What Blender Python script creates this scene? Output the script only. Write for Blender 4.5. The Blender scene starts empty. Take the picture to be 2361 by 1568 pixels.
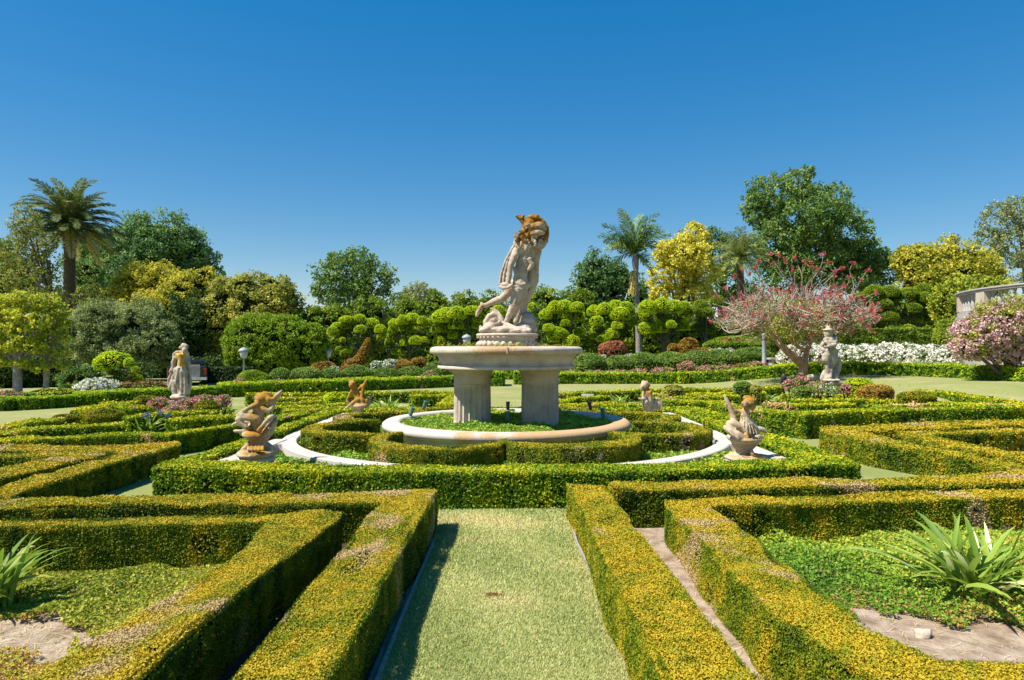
import bpy, bmesh, math, random
import numpy as np
from mathutils import Vector, geometry

rng = np.random.default_rng(11)
SC = bpy.context.scene
COL = SC.collection
# ---------------------------------------------------------------- camera model (used to read plan positions)
F, CX, HOR, CH = 1550.0, 1180.5, 805.0, 1.7

def P(px, py, z=0.0):
    D = (CH - z) * F / (py - HOR)
    return np.array([(px - CX) * D / F, D, z])

def Q(px, py, D):
    return np.array([(px - CX) * D / F, D, CH - (py - HOR) * D / F])

def sstep(x):
    x = np.clip(x, 0, 1)
    return x * x * (3 - 2 * x)

def ground_z(x, y):
    return 0.55 * sstep((np.asarray(x) - 8) / 8.0) * sstep((np.asarray(y) - 17) / 6.0)

def fnoise(Pt, scale, seed):
    r = np.random.default_rng(seed)
    K = r.normal(size=(12, 3)) * scale
    ph = r.uniform(0, 6.283, 12)
    return np.sin(Pt @ K.T + ph).sum(1) / math.sqrt(6)

def unit(a):
    return a / np.maximum(np.linalg.norm(a, axis=-1, keepdims=True), 1e-9)

# ---------------------------------------------------------------- materials
def new_mat(name):
    m = bpy.data.materials.new(name)
    m.use_nodes = True
    nt = m.node_tree
    for n in list(nt.nodes):
        nt.nodes.remove(n)
    return m, nt, nt.nodes, nt.links

def leaf_mat(name, c0, c1, c2, dry=(.38, .27, .15), trans=.3, rough=.55, spec=.25, g=1.7):
    c0, c1, c2, dry = [tuple(min(.92, v * g) for v in c) for c in (c0, c1, c2, dry)]
    m, nt, N, Lk = new_mat(name)
    out = N.new('ShaderNodeOutputMaterial')
    at = N.new('ShaderNodeAttribute'); at.attribute_name = 'tone'
    ad = N.new('ShaderNodeAttribute'); ad.attribute_name = 'dry'
    rp = N.new('ShaderNodeValToRGB')
    e = rp.color_ramp.elements
    e[0].color = (*c0, 1); e[1].color = (*c2, 1)
    k = e.new(.5); k.color = (*c1, 1)
    Lk.new(at.outputs['Fac'], rp.inputs['Fac'])
    mx = N.new('ShaderNodeMix'); mx.data_type = 'RGBA'
    Lk.new(ad.outputs['Fac'], mx.inputs['Factor'])
    Lk.new(rp.outputs['Color'], mx.inputs['A'])
    mx.inputs['B'].default_value = (*dry, 1)
    pb = N.new('ShaderNodeBsdfPrincipled')
    pb.inputs['Roughness'].default_value = rough
    pb.inputs['Specular IOR Level'].default_value = spec
    tr = N.new('ShaderNodeBsdfTranslucent')
    Lk.new(mx.outputs['Result'], pb.inputs['Base Color'])
    Lk.new(mx.outputs['Result'], tr.inputs['Color'])
    ms = N.new('ShaderNodeMixShader'); ms.inputs[0].default_value = trans
    Lk.new(pb.outputs[0], ms.inputs[1]); Lk.new(tr.outputs[0], ms.inputs[2])
    Lk.new(ms.outputs[0], out.inputs[0])
    return m

def noise_mat(name, stops, scale=8.0, detail=6.0, rough=.8, spec=.3, bump=.0, bscale=60.0, second=None, metal=0.0, coord='Object'):
    """stops: list of (pos, colour) on a noise; second: (colour, scale, lo, hi) blotches."""
    m, nt, N, Lk = new_mat(name)
    out = N.new('ShaderNodeOutputMaterial')
    tc = N.new('ShaderNodeTexCoord')
    nz = N.new('ShaderNodeTexNoise'); nz.inputs['Scale'].default_value = scale; nz.inputs['Detail'].default_value = detail
    Lk.new(tc.outputs[coord], nz.inputs['Vector'])
    rp = N.new('ShaderNodeValToRGB')
    e = rp.color_ramp.elements
    e[0].position, e[0].color = stops[0][0], (*stops[0][1], 1)
    e[1].position, e[1].color = stops[-1][0], (*stops[-1][1], 1)
    for p, c in stops[1:-1]:
        k = e.new(p); k.color = (*c, 1)
    Lk.new(nz.outputs['Fac'], rp.inputs['Fac'])
    col = rp.outputs['Color']
    if second:
        for (c2, s2, lo, hi) in (second if isinstance(second, list) else [second]):
            n2 = N.new('ShaderNodeTexNoise'); n2.inputs['Scale'].default_value = s2; n2.inputs['Detail'].default_value = 7
            Lk.new(tc.outputs[coord], n2.inputs['Vector'])
            mr = N.new('ShaderNodeMapRange'); mr.inputs['From Min'].default_value = lo; mr.inputs['From Max'].default_value = hi
            Lk.new(n2.outputs['Fac'], mr.inputs['Value'])
            mx = N.new('ShaderNodeMix'); mx.data_type = 'RGBA'
            Lk.new(mr.outputs[0], mx.inputs['Factor']); Lk.new(col, mx.inputs['A'])
            mx.inputs['B'].default_value = (*c2, 1)
            col = mx.outputs['Result']
    pb = N.new('ShaderNodeBsdfPrincipled')
    pb.inputs['Roughness'].default_value = rough
    pb.inputs['Specular IOR Level'].default_value = spec
    pb.inputs['Metallic'].default_value = metal
    Lk.new(col, pb.inputs['Base Color'])
    if bump > 0:
        nb = N.new('ShaderNodeTexNoise'); nb.inputs['Scale'].default_value = bscale; nb.inputs['Detail'].default_value = 6
        Lk.new(tc.outputs[coord], nb.inputs['Vector'])
        bp = N.new('ShaderNodeBump'); bp.inputs['Strength'].default_value = bump; bp.inputs['Distance'].default_value = .02
        Lk.new(nb.outputs['Fac'], bp.inputs['Height']); Lk.new(bp.outputs[0], pb.inputs['Normal'])
    Lk.new(pb.outputs[0], out.inputs[0])
    return m

def stone_mat(name, base, grey, lichen=(.50, .25, .03), lichen2=(.24, .13, .035), coord='Object', nscale=5):
    """weathered stone: attribute 'lichen' (per vertex) drives the orange growth, noise drives grey weathering"""
    m, nt, N, Lk = new_mat(name)
    out = N.new('ShaderNodeOutputMaterial')
    tc = N.new('ShaderNodeTexCoord')
    nz = N.new('ShaderNodeTexNoise'); nz.inputs['Scale'].default_value = nscale; nz.inputs['Detail'].default_value = 8; nz.inputs['Roughness'].default_value = .65
    Lk.new(tc.outputs[coord], nz.inputs['Vector'])
    mr = N.new('ShaderNodeMapRange'); mr.inputs['From Min'].default_value = .42; mr.inputs['From Max'].default_value = .68
    Lk.new(nz.outputs['Fac'], mr.inputs['Value'])
    m1 = N.new('ShaderNodeMix'); m1.data_type = 'RGBA'
    m1.inputs['A'].default_value = (*base, 1); m1.inputs['B'].default_value = (*grey, 1)
    Lk.new(mr.outputs[0], m1.inputs['Factor'])
    n2 = N.new('ShaderNodeTexNoise'); n2.inputs['Scale'].default_value = 22; n2.inputs['Detail'].default_value = 6
    Lk.new(tc.outputs[coord], n2.inputs['Vector'])
    at = N.new('ShaderNodeAttribute'); at.attribute_name = 'lichen'
    ad = N.new('ShaderNodeMath'); ad.operation = 'ADD'
    Lk.new(at.outputs['Fac'], ad.inputs[0]); Lk.new(n2.outputs['Fac'], ad.inputs[1])
    r2 = N.new('ShaderNodeMapRange'); r2.inputs['From Min'].default_value = .72; r2.inputs['From Max'].default_value = 1.15
    Lk.new(ad.outputs[0], r2.inputs['Value'])
    lm = N.new('ShaderNodeMix'); lm.data_type = 'RGBA'
    lm.inputs['A'].default_value = (*lichen2, 1); lm.inputs['B'].default_value = (*lichen, 1)
    n3 = N.new('ShaderNodeTexNoise'); n3.inputs['Scale'].default_value = 17; n3.inputs['Detail'].default_value = 4
    Lk.new(tc.outputs[coord], n3.inputs['Vector'])
    r3 = N.new('ShaderNodeMapRange'); r3.inputs['From Min'].default_value = .40; r3.inputs['From Max'].default_value = .66
    Lk.new(n3.outputs['Fac'], r3.inputs['Value']); Lk.new(r3.outputs[0], lm.inputs['Factor'])
    m2 = N.new('ShaderNodeMix'); m2.data_type = 'RGBA'
    Lk.new(r2.outputs[0], m2.inputs['Factor']); Lk.new(m1.outputs['Result'], m2.inputs['A']); Lk.new(lm.outputs['Result'], m2.inputs['B'])
    pb = N.new('ShaderNodeBsdfPrincipled'); pb.inputs['Roughness'].default_value = .85; pb.inputs['Specular IOR Level'].default_value = .2
    Lk.new(m2.outputs['Result'], pb.inputs['Base Color'])
    bp = N.new('ShaderNodeBump'); bp.inputs['Strength'].default_value = .35; bp.inputs['Distance'].default_value = .015
    nb = N.new('ShaderNodeTexNoise'); nb.inputs['Scale'].default_value = 45; nb.inputs['Detail'].default_value = 7
    Lk.new(tc.outputs[coord], nb.inputs['Vector']); Lk.new(nb.outputs['Fac'], bp.inputs['Height']); Lk.new(bp.outputs[0], pb.inputs['Normal'])
    Lk.new(pb.outputs[0], out.inputs[0])
    return m

M = {}
M['box'] = leaf_mat('box_leaf', (.022, .050, .003), (.110, .140, .005), (.30, .222, .012), (.30, .225, .105), trans=.20, spec=.2)
M['boxgreen'] = leaf_mat('green_box_leaf', (.018, .050, .003), (.080, .135, .004), (.25, .235, .006), (.30, .21, .09), trans=.22, spec=.2, g=2.1)
M['boxcore'] = noise_mat('box_shade_core', [(.3, (.012, .016, .004)), (.7, (.045, .040, .014))], 30, bump=.5)  # dark core colour puts shade into the gaps between leaves
M['border'] = leaf_mat('border_leaf', (.020, .055, .003), (.085, .16, .004), (.24, .26, .01), trans=0.34, g=2.3)
M['cover'] = leaf_mat('cover_leaf', (.035, .10, .008), (.12, .22, .02), (.33, .34, .04), (.36, .17, .06), trans=.35)
M['cover_yellow'] = leaf_mat('yellow_cover_leaf', (.05, .10, .008), (.17, .20, .018), (.36, .33, .045), (.38, .22, .08), trans=.35)
M['gap_shade_soil'] = noise_mat('shade_dark_soil', [(.3, (.022, .012, .008)), (.7, (.07, .04, .026))], 30, bump=.8, bscale=50)  # soil colour darkened to stand for shade between the left hedges
M['strap'] = leaf_mat('strap_leaf', (.055, .11, .012), (.135, .205, .025), (.27, .32, .07), (.60, .52, .28), trans=.35, rough=.5, spec=.25, g=1.75)
M['pad'] = leaf_mat('cloud_leaf', (.050, .10, .003), (.175, .25, .004), (.40, .385, .01), trans=0.36, g=2.6)
M['ball'] = leaf_mat('ball_leaf', (.025, .055, .012), (.075, .125, .018), (.16, .20, .04), trans=0.32, g=2.4)
M['bronze'] = leaf_mat('bronze_leaf', (.08, .045, .008), (.19, .11, .015), (.30, .20, .03), trans=.3, g=2.1)
M['redbronze'] = leaf_mat('red_leaf', (.10, .03, .015), (.24, .08, .04), (.34, .16, .08), trans=.3)
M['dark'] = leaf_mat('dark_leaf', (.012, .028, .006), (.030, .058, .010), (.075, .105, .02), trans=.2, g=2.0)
M['oak'] = leaf_mat('oak_leaf', (.016, .040, .010), (.048, .085, .016), (.11, .14, .035), trans=0.36, g=2.9)
M['bluegreen'] = leaf_mat('bluegreen_leaf', (.018, .042, .016), (.048, .090, .024), (.11, .155, .042), trans=0.36, g=3.0)
M['yellow'] = leaf_mat('yellow_leaf', (.06, .080, .008), (.20, .200, .018), (.40, .335, .045), trans=0.4, g=2.1)
M['gold'] = leaf_mat('gold_leaf', (.13, .125, .012), (.31, .285, .030), (.46, .415, .08), trans=0.4, g=2.0)
M['lime'] = leaf_mat('lime_leaf', (.055, .085, .008), (.16, .18, .016), (.31, .29, .03), trans=0.42, g=2.6)
M['olive'] = leaf_mat('olive_leaf', (.030, .042, .016), (.080, .100, .032), (.16, .17, .07), trans=0.36, g=3.1)
M['umber'] = leaf_mat('umber_leaf', (.05, .060, .012), (.155, .165, .028), (.32, .29, .06), trans=0.4, g=2.3)
M['greenbush'] = leaf_mat('greenbush_leaf', (.030, .062, .004), (.092, .140, .006), (.20, .235, .014), trans=0.38, g=2.5)
M['palm'] = leaf_mat('palm_leaf', (.025, .040, .012), (.065, .085, .020), (.15, .16, .05), (.34, .26, .10), trans=0.3, rough=.6, spec=.2, g=2.3)
M['palm2'] = leaf_mat('feather_palm_leaf', (.03, .07, .02), (.08, .14, .03), (.17, .22, .07), (.45, .33, .10), trans=.25)
M['tallhedge'] = leaf_mat('tall_hedge_leaf', (.018, .040, .004), (.060, .095, .006), (.15, .17, .012), trans=0.34, g=2.9)
M['gum'] = leaf_mat('gum_leaf', (.05, .07, .025), (.11, .13, .05), (.22, .22, .09), trans=0.36, g=2.3)
M['core'] = noise_mat('inner_dark_fill', [(.3, (.006, .010, .003)), (.7, (.018, .024, .007))], 4, rough=1, spec=0)  # near-black opaque fill inside crowns and shrubs, also on bush stems
M['white_petal'] = leaf_mat('white_petal', (.62, .60, .50), (.80, .78, .70), (.88, .87, .82), trans=.25, g=1.05)
M['pink_petal'] = leaf_mat('pink_petal', (.45, .06, .12), (.70, .20, .28), (.82, .50, .48), trans=.25, g=1.15)
M['red_petal'] = leaf_mat('red_petal', (.30, .015, .02), (.50, .05, .05), (.62, .20, .14), trans=.25, g=0.8)
M['coral_petal'] = leaf_mat('coral_petal', (.45, .05, .06), (.62, .12, .12), (.70, .26, .22), trans=.25, g=0.85)
M['rose_petal'] = leaf_mat('blossom_petal', (.42, .20, .20), (.64, .42, .42), (.80, .64, .63), trans=.3, g=1.0)
M['blue_petal'] = leaf_mat('blue_petal', (.05, .06, .22), (.10, .12, .38), (.20, .22, .5), trans=.2, g=1)
M['bark'] = noise_mat('bark', [(.3, (.07, .05, .04)), (.7, (.17, .13, .10))], 14, bump=.6, bscale=30)
M['palebark'] = noise_mat('pale_bark', [(.3, (.20, .16, .14)), (.7, (.42, .36, .32))], 10, bump=.5, bscale=24)
M['coralbark'] = noise_mat('coral_bark', [(.3, (.20, .11, .07)), (.7, (.46, .29, .19))], 7, bump=.6, bscale=20)
M['twig'] = noise_mat('coral_twig', [(.3, (.24, .18, .14)), (.7, (.46, .375, .30))], 5)
M['palmbark'] = noise_mat('palm_bark', [(.3, (.05, .035, .025)), (.7, (.12, .085, .06))], 12, bump=.8, bscale=20)
M['darkbark'] = noise_mat('dark_limb_bark', [(.3, (.06, .05, .045)), (.7, (.13, .115, .10))], 9, bump=.5)
M['greybark'] = noise_mat('grey_bark', [(.3, (.16, .14, .14)), (.7, (.32, .29, .28))], 9, bump=.5)
M['stone'] = stone_mat('fountain_stone', (.56, .475, .38), (.40, .34, .275), lichen=(.46, .27, .12), lichen2=(.38, .26, .16))
M['curb'] = stone_mat('curb_stone', (.50, .46, .41), (.42, .38, .335), lichen=(.46, .27, .11), lichen2=(.42, .30, .18), nscale=2.2)
M['statue'] = stone_mat('statue_marble', (.47, .39, .30), (.29, .24, .19), lichen=(.34, .15, .006), lichen2=(.11, .055, .010), nscale=4)
M['cherub'] = stone_mat('cherub_stone', (.50, .405, .28), (.36, .28, .19), lichen=(.42, .20, .018), lichen2=(.26, .14, .03), nscale=5)
M['white_statue'] = stone_mat('pale_marble', (.47, .395, .315), (.24, .195, .155), lichen=(.62, .36, .02), lichen2=(.50, .30, .06), nscale=6)
M['lead'] = noise_mat('lamp_paint', [(.3, (.22, .26, .30)), (.7, (.34, .38, .42))], 6, rough=.5)
M['lampglass'] = noise_mat('frosted_glass', [(.3, (.42, .42, .40)), (.7, (.55, .55, .52))], 6, rough=.3, spec=.5)
M['verdigris'] = noise_mat('verdigris', [(.3, (.06, .16, .14)), (.7, (.14, .30, .27))], 20, rough=.5, metal=.2)
M['black'] = noise_mat('black_plastic', [(.3, (.015, .015, .017)), (.7, (.04, .04, .045))], 20, rough=.5)
M['edging'] = noise_mat('weathered_edging', [(.3, (.20, .18, .17)), (.7, (.38, .35, .33))], 30, rough=.7)
M['wall'] = noise_mat('terrace_wall', [(.3, (.42, .35, .28)), (.7, (.50, .43, .35))], 2, bump=.1)
M['wallstone'] = noise_mat('terrace_stone', [(.3, (.33, .30, .285)), (.7, (.42, .395, .375))], 3, bump=.15)
M['carpaint'] = noise_mat('dark_car_paint', [(.4, (.012, .014, .022)), (.6, (.018, .02, .03))], 2, rough=.2, spec=.6)  # dark navy taken near black to carry the shade over the truck
M['carlight'] = noise_mat('tail_lens', [(.4, (.25, .01, .01)), (.6, (.4, .02, .02))], 8, rough=.2, spec=.6)
M['carpale'] = noise_mat('pale_car_panel', [(.4, (.28, .26, .26)), (.6, (.38, .36, .36))], 6, rough=.35)  # pale colour stands for sun caught on part of the truck's rear
M['chrome'] = noise_mat('bumper_metal', [(.4, (.55, .55, .56)), (.6, (.7, .7, .7))], 6, rough=.3, metal=.8)
M['glass'] = noise_mat('dark_glass', [(.4, (.01, .012, .015)), (.6, (.02, .022, .025))], 2, rough=.05, spec=.7)
M['rubber'] = noise_mat('tyre_rubber', [(.4, (.012, .012, .012)), (.6, (.025, .025, .025))], 20, rough=.8)
M['soil'] = noise_mat('sandy_soil', [(.32, (.18, .125, .085)), (.5, (.29, .22, .16)), (.68, (.37, .295, .23))], 9, detail=9, bump=.6, bscale=40, second=((.17, .115, .075), 2.3, .55, .68), coord='Object')
M['rock'] = noise_mat('pale_rock', [(.3, (.42, .34, .26)), (.7, (.54, .47, .38))], 12, bump=.4)
M['plaque'] = noise_mat('plaque_metal', [(.3, (.55, .50, .46)), (.7, (.66, .62, .58))], 12)
M['lawn'] = noise_mat('lawn', [(.30, (.16, .19, .058)), (.5, (.24, .258, .092)), (.70, (.32, .305, .14))], 26, detail=10, rough=.9, spec=.1, bump=.6, bscale=90,
                      second=[((.33, .295, .15), 1.1, .50, .72), ((.19, .225, .07), .33, .5, .66)], coord='Object')
M['blade'] = leaf_mat('grass_blade', (.11, .155, .035), (.220, .252, .082), (.34, .34, .15), (.42, .35, .19), trans=.35, g=1.85)

# ---------------------------------------------------------------- mesh builder
class MB:
    def __init__(s):
        s.v = []; s.f = []; s.t = []; s.d = []; s.m = []; s.s = []; s.n = 0
    def add(s, V, Fc, tone=.5, dry=0., mat=0, smooth=False):
        V = np.asarray(V, float).reshape(-1, 3)
        Fc = np.asarray(Fc, int)
        if Fc.size == 0:
            return
        k = len(Fc)
        s.v.append(V); s.f.append(Fc + s.n); s.n += len(V)
        s.t.append(np.broadcast_to(np.asarray(tone, float), (k,)))
        s.d.append(np.broadcast_to(np.asarray(dry, float), (k,)))
        s.m.append(np.full(k, mat, int)); s.s.append(np.full(k, smooth, bool))
    def mesh(s, name, mats, origin=(0, 0, 0)):
        me = bpy.data.meshes.new(name)
        V = np.concatenate(s.v) - np.asarray(origin, float)
        me.vertices.add(len(V)); me.vertices.foreach_set('co', V.astype(np.float32).ravel())
        loops = np.concatenate([f.ravel() for f in s.f])
        tot = np.concatenate([np.full(len(f), f.shape[1], int) for f in s.f])
        start = np.concatenate([[0], np.cumsum(tot)[:-1]])
        me.loops.add(len(loops)); me.loops.foreach_set('vertex_index', loops.astype(np.int32))
        me.polygons.add(len(tot)); me.polygons.foreach_set('loop_start', start.astype(np.int32))
        me.polygons.foreach_set('material_index', np.concatenate(s.m).astype(np.int32))
        me.polygons.foreach_set('use_smooth', np.concatenate(s.s))
        me.update(calc_edges=True)
        a = me.attributes.new('tone', 'FLOAT', 'FACE'); a.data.foreach_set('value', np.concatenate(s.t).astype(np.float32))
        a = me.attributes.new('dry', 'FLOAT', 'FACE'); a.data.foreach_set('value', np.concatenate(s.d).astype(np.float32))
        for m in mats:
            me.materials.append(m)
        return me
    def build(s, name, mats, parent=None, origin=None):
        """parent: an Empty whose location is the origin of the part"""
        if origin is None:
            origin = parent['_o'] if parent is not None else (0, 0, 0)
        me = s.mesh(name, mats, origin)
        o = bpy.data.objects.new(name, me); COL.objects.link(o)
        if parent is not None:
            o.parent = parent
            po = np.asarray(parent['_o'])
            o.location = Vector(np.asarray(origin) - po)
            o['_o'] = [float(a) for a in origin]
        else:
            o.location = Vector(origin); o['_o'] = [float(a) for a in origin]
        return o

def tag(o, label=None, cat=None, group=None, kind=None):
    if label: o['label'] = label
    if cat: o['category'] = cat
    if group: o['group'] = group
    if kind: o['kind'] = kind
    return o

def thing(name, label, cat, loc, group=None):
    o = bpy.data.objects.new(name, None); COL.objects.link(o)
    o.empty_display_size = .1
    o.location = Vector(loc); o['_o'] = [float(a) for a in loc]
    return tag(o, label, cat, group)

def copy_thing(o, loc, label, scale=None, rotz=None):
    def cp(a, parent):
        c = a.copy(); COL.objects.link(c)
        if parent is not None: c.parent = parent
        for ch in a.children: cp(ch, c)
        return c
    c = cp(o, None); c.location = Vector(loc); c['label'] = label; c['_o'] = [float(a) for a in loc]
    if scale: c.scale = scale if not np.isscalar(scale) else (scale,) * 3
    if rotz is not None: c.rotation_euler.z = rotz
    return c

# ---------------------------------------------------------------- shape helpers
def tube(mb, pts, radii, sides=8, mat=0, tone=.5, cap=True, smooth=True):
    pts = np.asarray(pts, float); n = len(pts)
    radii = np.broadcast_to(np.asarray(radii, float), (n,))
    d = np.gradient(pts, axis=0); d = unit(d)
    ref = np.array([0, 0, 1.]) if abs(d[0][2]) < .9 else np.array([1., 0, 0])
    u = unit(np.cross(d, ref)); w = np.cross(d, u)
    a = np.linspace(0, 2 * math.pi, sides, endpoint=False)
    V = pts[:, None] + radii[:, None, None] * (np.cos(a)[None, :, None] * u[:, None] + np.sin(a)[None, :, None] * w[:, None])
    V = V.reshape(-1, 3)
    i = np.arange(n - 1)[:, None] * sides; j = np.arange(sides)[None]; j2 = (j + 1) % sides
    Fq = np.stack([i + j, i + j2, i + sides + j2, i + sides + j], -1).reshape(-1, 4)
    mb.add(V, Fq, tone, 0, mat, smooth)
    if cap:
        for k, c in ((0, pts[0]), (n - 1, pts[-1])):
            ring = V[k * sides:(k + 1) * sides]
            VV = np.vstack([ring, c[None]])
            q = np.arange(sides)
            T = np.stack([q, (q + 1) % sides, np.full(sides, sides)], -1)
            if k == 0: T = T[:, ::-1]
            mb.add(VV, T, tone, 0, mat, False)

def smooth_path(pts, n=12):
    """Catmull-Rom through pts (columns may include a radius)"""
    p = np.asarray(pts, float)
    p = np.vstack([2 * p[0] - p[1], p, 2 * p[-1] - p[-2]])
    out = []
    for i in range(1, len(p) - 2):
        t = np.linspace(0, 1, n, endpoint=False)[:, None]
        a, b, c, d = p[i - 1], p[i], p[i + 1], p[i + 2]
        out.append(.5 * ((2 * b) + (-a + c) * t + (2 * a - 5 * b + 4 * c - d) * t ** 2 + (-a + 3 * b - 3 * c + d) * t ** 3))
    out.append(p[-2][None])
    return np.vstack(out)

def lathe(mb, prof, c=(0, 0, 0), seg=64, mat=0, smooth=True, rfun=None):
    prof = np.asarray(prof, float); n = len(prof)
    a = np.linspace(0, 2 * math.pi, seg, endpoint=False)
    R = prof[:, 0][:, None] * np.ones(seg)
    if rfun is not None: R = rfun(R, a[None], prof[:, 1][:, None])
    V = np.stack([R * np.cos(a), R * np.sin(a), np.broadcast_to(prof[:, 1][:, None], R.shape)], -1).reshape(-1, 3) + np.asarray(c, float)
    i = np.arange(n - 1)[:, None] * seg; j = np.arange(seg)[None]; j2 = (j + 1) % seg
    Fq = np.stack([i + j, i + j2, i + seg + j2, i + seg + j], -1).reshape(-1, 4)
    mb.add(V, Fq, .5, 0, mat, smooth)

def boxm(mb, c, s, mat=0, rot=0., bev=.0):
    """box with chamfered edges"""
    bm = bmesh.new(); bmesh.ops.create_cube(bm, size=1)
    for v in bm.verts: v.co = Vector((v.co.x * s[0], v.co.y * s[1], v.co.z * s[2]))
    if bev > 0:
        bmesh.ops.bevel(bm, geom=list(bm.edges), offset=bev, segments=2, affect='EDGES', profile=.5)
    ca, sa = math.cos(rot), math.sin(rot)
    V = np.array([v.co[:] for v in bm.verts])
    V = np.stack([V[:, 0] * ca - V[:, 1] * sa, V[:, 0] * sa + V[:, 1] * ca, V[:, 2]], -1) + np.asarray(c, float)
    bm.verts.index_update()
    for k in set(len(f.verts) for f in bm.faces):
        mb.add(V, [[v.index for v in f.verts] for f in bm.faces if len(f.verts) == k], .5, 0, mat, False)
    bm.free()

_ico = {}
def ico(sub=2):
    if sub not in _ico:
        bm = bmesh.new(); bmesh.ops.create_icosphere(bm, subdivisions=sub, radius=1)
        bm.verts.index_update()
        _ico[sub] = (np.array([v.co[:] for v in bm.verts]), np.array([[v.index for v in f.verts] for f in bm.faces]))
        bm.free()
    return _ico[sub]

def ellipsoid(mb, c, r, sub=2, mat=0, tone=.5, wob=0., seed=0, smooth=True):
    V, T = ico(sub)
    k = 1 + wob * fnoise(V * 1.0, 2.2, seed)[:, None] if wob else 1
    mb.add(V * k * np.asarray(r, float) + np.asarray(c, float), T, tone, 0, mat, smooth)

def leaves(mb, Pt, Nn, L, W=.6, nmix=.6, tone=.5, dry=0., mat=0, fold=.12):
    """a small rhombic leaf at every point"""
    n = len(Pt)
    if n == 0: return
    nn = unit(Nn * nmix + unit(rng.normal(size=(n, 3))) * (1 - nmix * .5))
    t = unit(np.cross(nn, rng.normal(size=(n, 3))))
    b = np.cross(nn, t)
    L = np.broadcast_to(np.asarray(L, float), (n,))[:, None]
    s = rng.uniform(.75, 1.25, (n, 1)) * L
    V = np.stack([Pt - t * s * .5, Pt + b * s * W * .5 + nn * s * fold, Pt + t * s * .5, Pt - b * s * W * .5 + nn * s * fold], 1)
    mb.add(V.reshape(-1, 3), np.arange(4 * n).reshape(n, 4), tone, dry, mat)

def poly_ccw(p):
    p = np.asarray(p, float)[:, :2]
    a = .5 * np.sum(p[:, 0] * np.roll(p[:, 1], -1) - np.roll(p[:, 0], -1) * p[:, 1])
    return p if a > 0 else p[::-1]

def inset(p, d):
    e = unit(np.roll(p, -1, 0) - p)
    nr = np.stack([-e[:, 1], e[:, 0]], -1)
    prev = np.roll(nr, 1, 0)
    b = unit(prev + nr)
    k = d / np.maximum((b * nr).sum(1), .35)
    return p + b * k[:, None]

def tess(p):
    return np.array(geometry.tessellate_polygon([[Vector((a[0], a[1], 0)) for a in p]]))

def sample_poly(p, dens_total):
    T = tess(p)
    A, B, C = p[T[:, 0]], p[T[:, 1]], p[T[:, 2]]
    ar = .5 * np.abs((B[:, 0] - A[:, 0]) * (C[:, 1] - A[:, 1]) - (B[:, 1] - A[:, 1]) * (C[:, 0] - A[:, 0]))
    n = int(dens_total * ar.sum())
    if n < 1: return np.zeros((0, 2))
    k = rng.choice(len(T), n, p=ar / ar.sum())
    u = rng.random(n); v = rng.random(n); f = u + v > 1; u[f] = 1 - u[f]; v[f] = 1 - v[f]
    return A[k] + (B[k] - A[k]) * u[:, None] + (C[k] - A[k]) * v[:, None]

def ribbon(pts, w, closed=False):
    p = np.asarray(pts, float)[:, :2]
    e = unit(np.diff(p, axis=0))
    nr = np.stack([-e[:, 1], e[:, 0]], -1)
    n0 = np.vstack([nr[:1], nr]); n1 = np.vstack([nr, nr[-1:]])
    b = unit(n0 + n1); k = (w / 2) / np.maximum((b * n1).sum(1), .45)
    return poly_ccw(np.vstack([p + b * k[:, None], (p - b * k[:, None])[::-1]]))

def pxpoly(pts, z):
    return poly_ccw([P(a, b, z)[:2] for a, b in pts])

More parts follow.
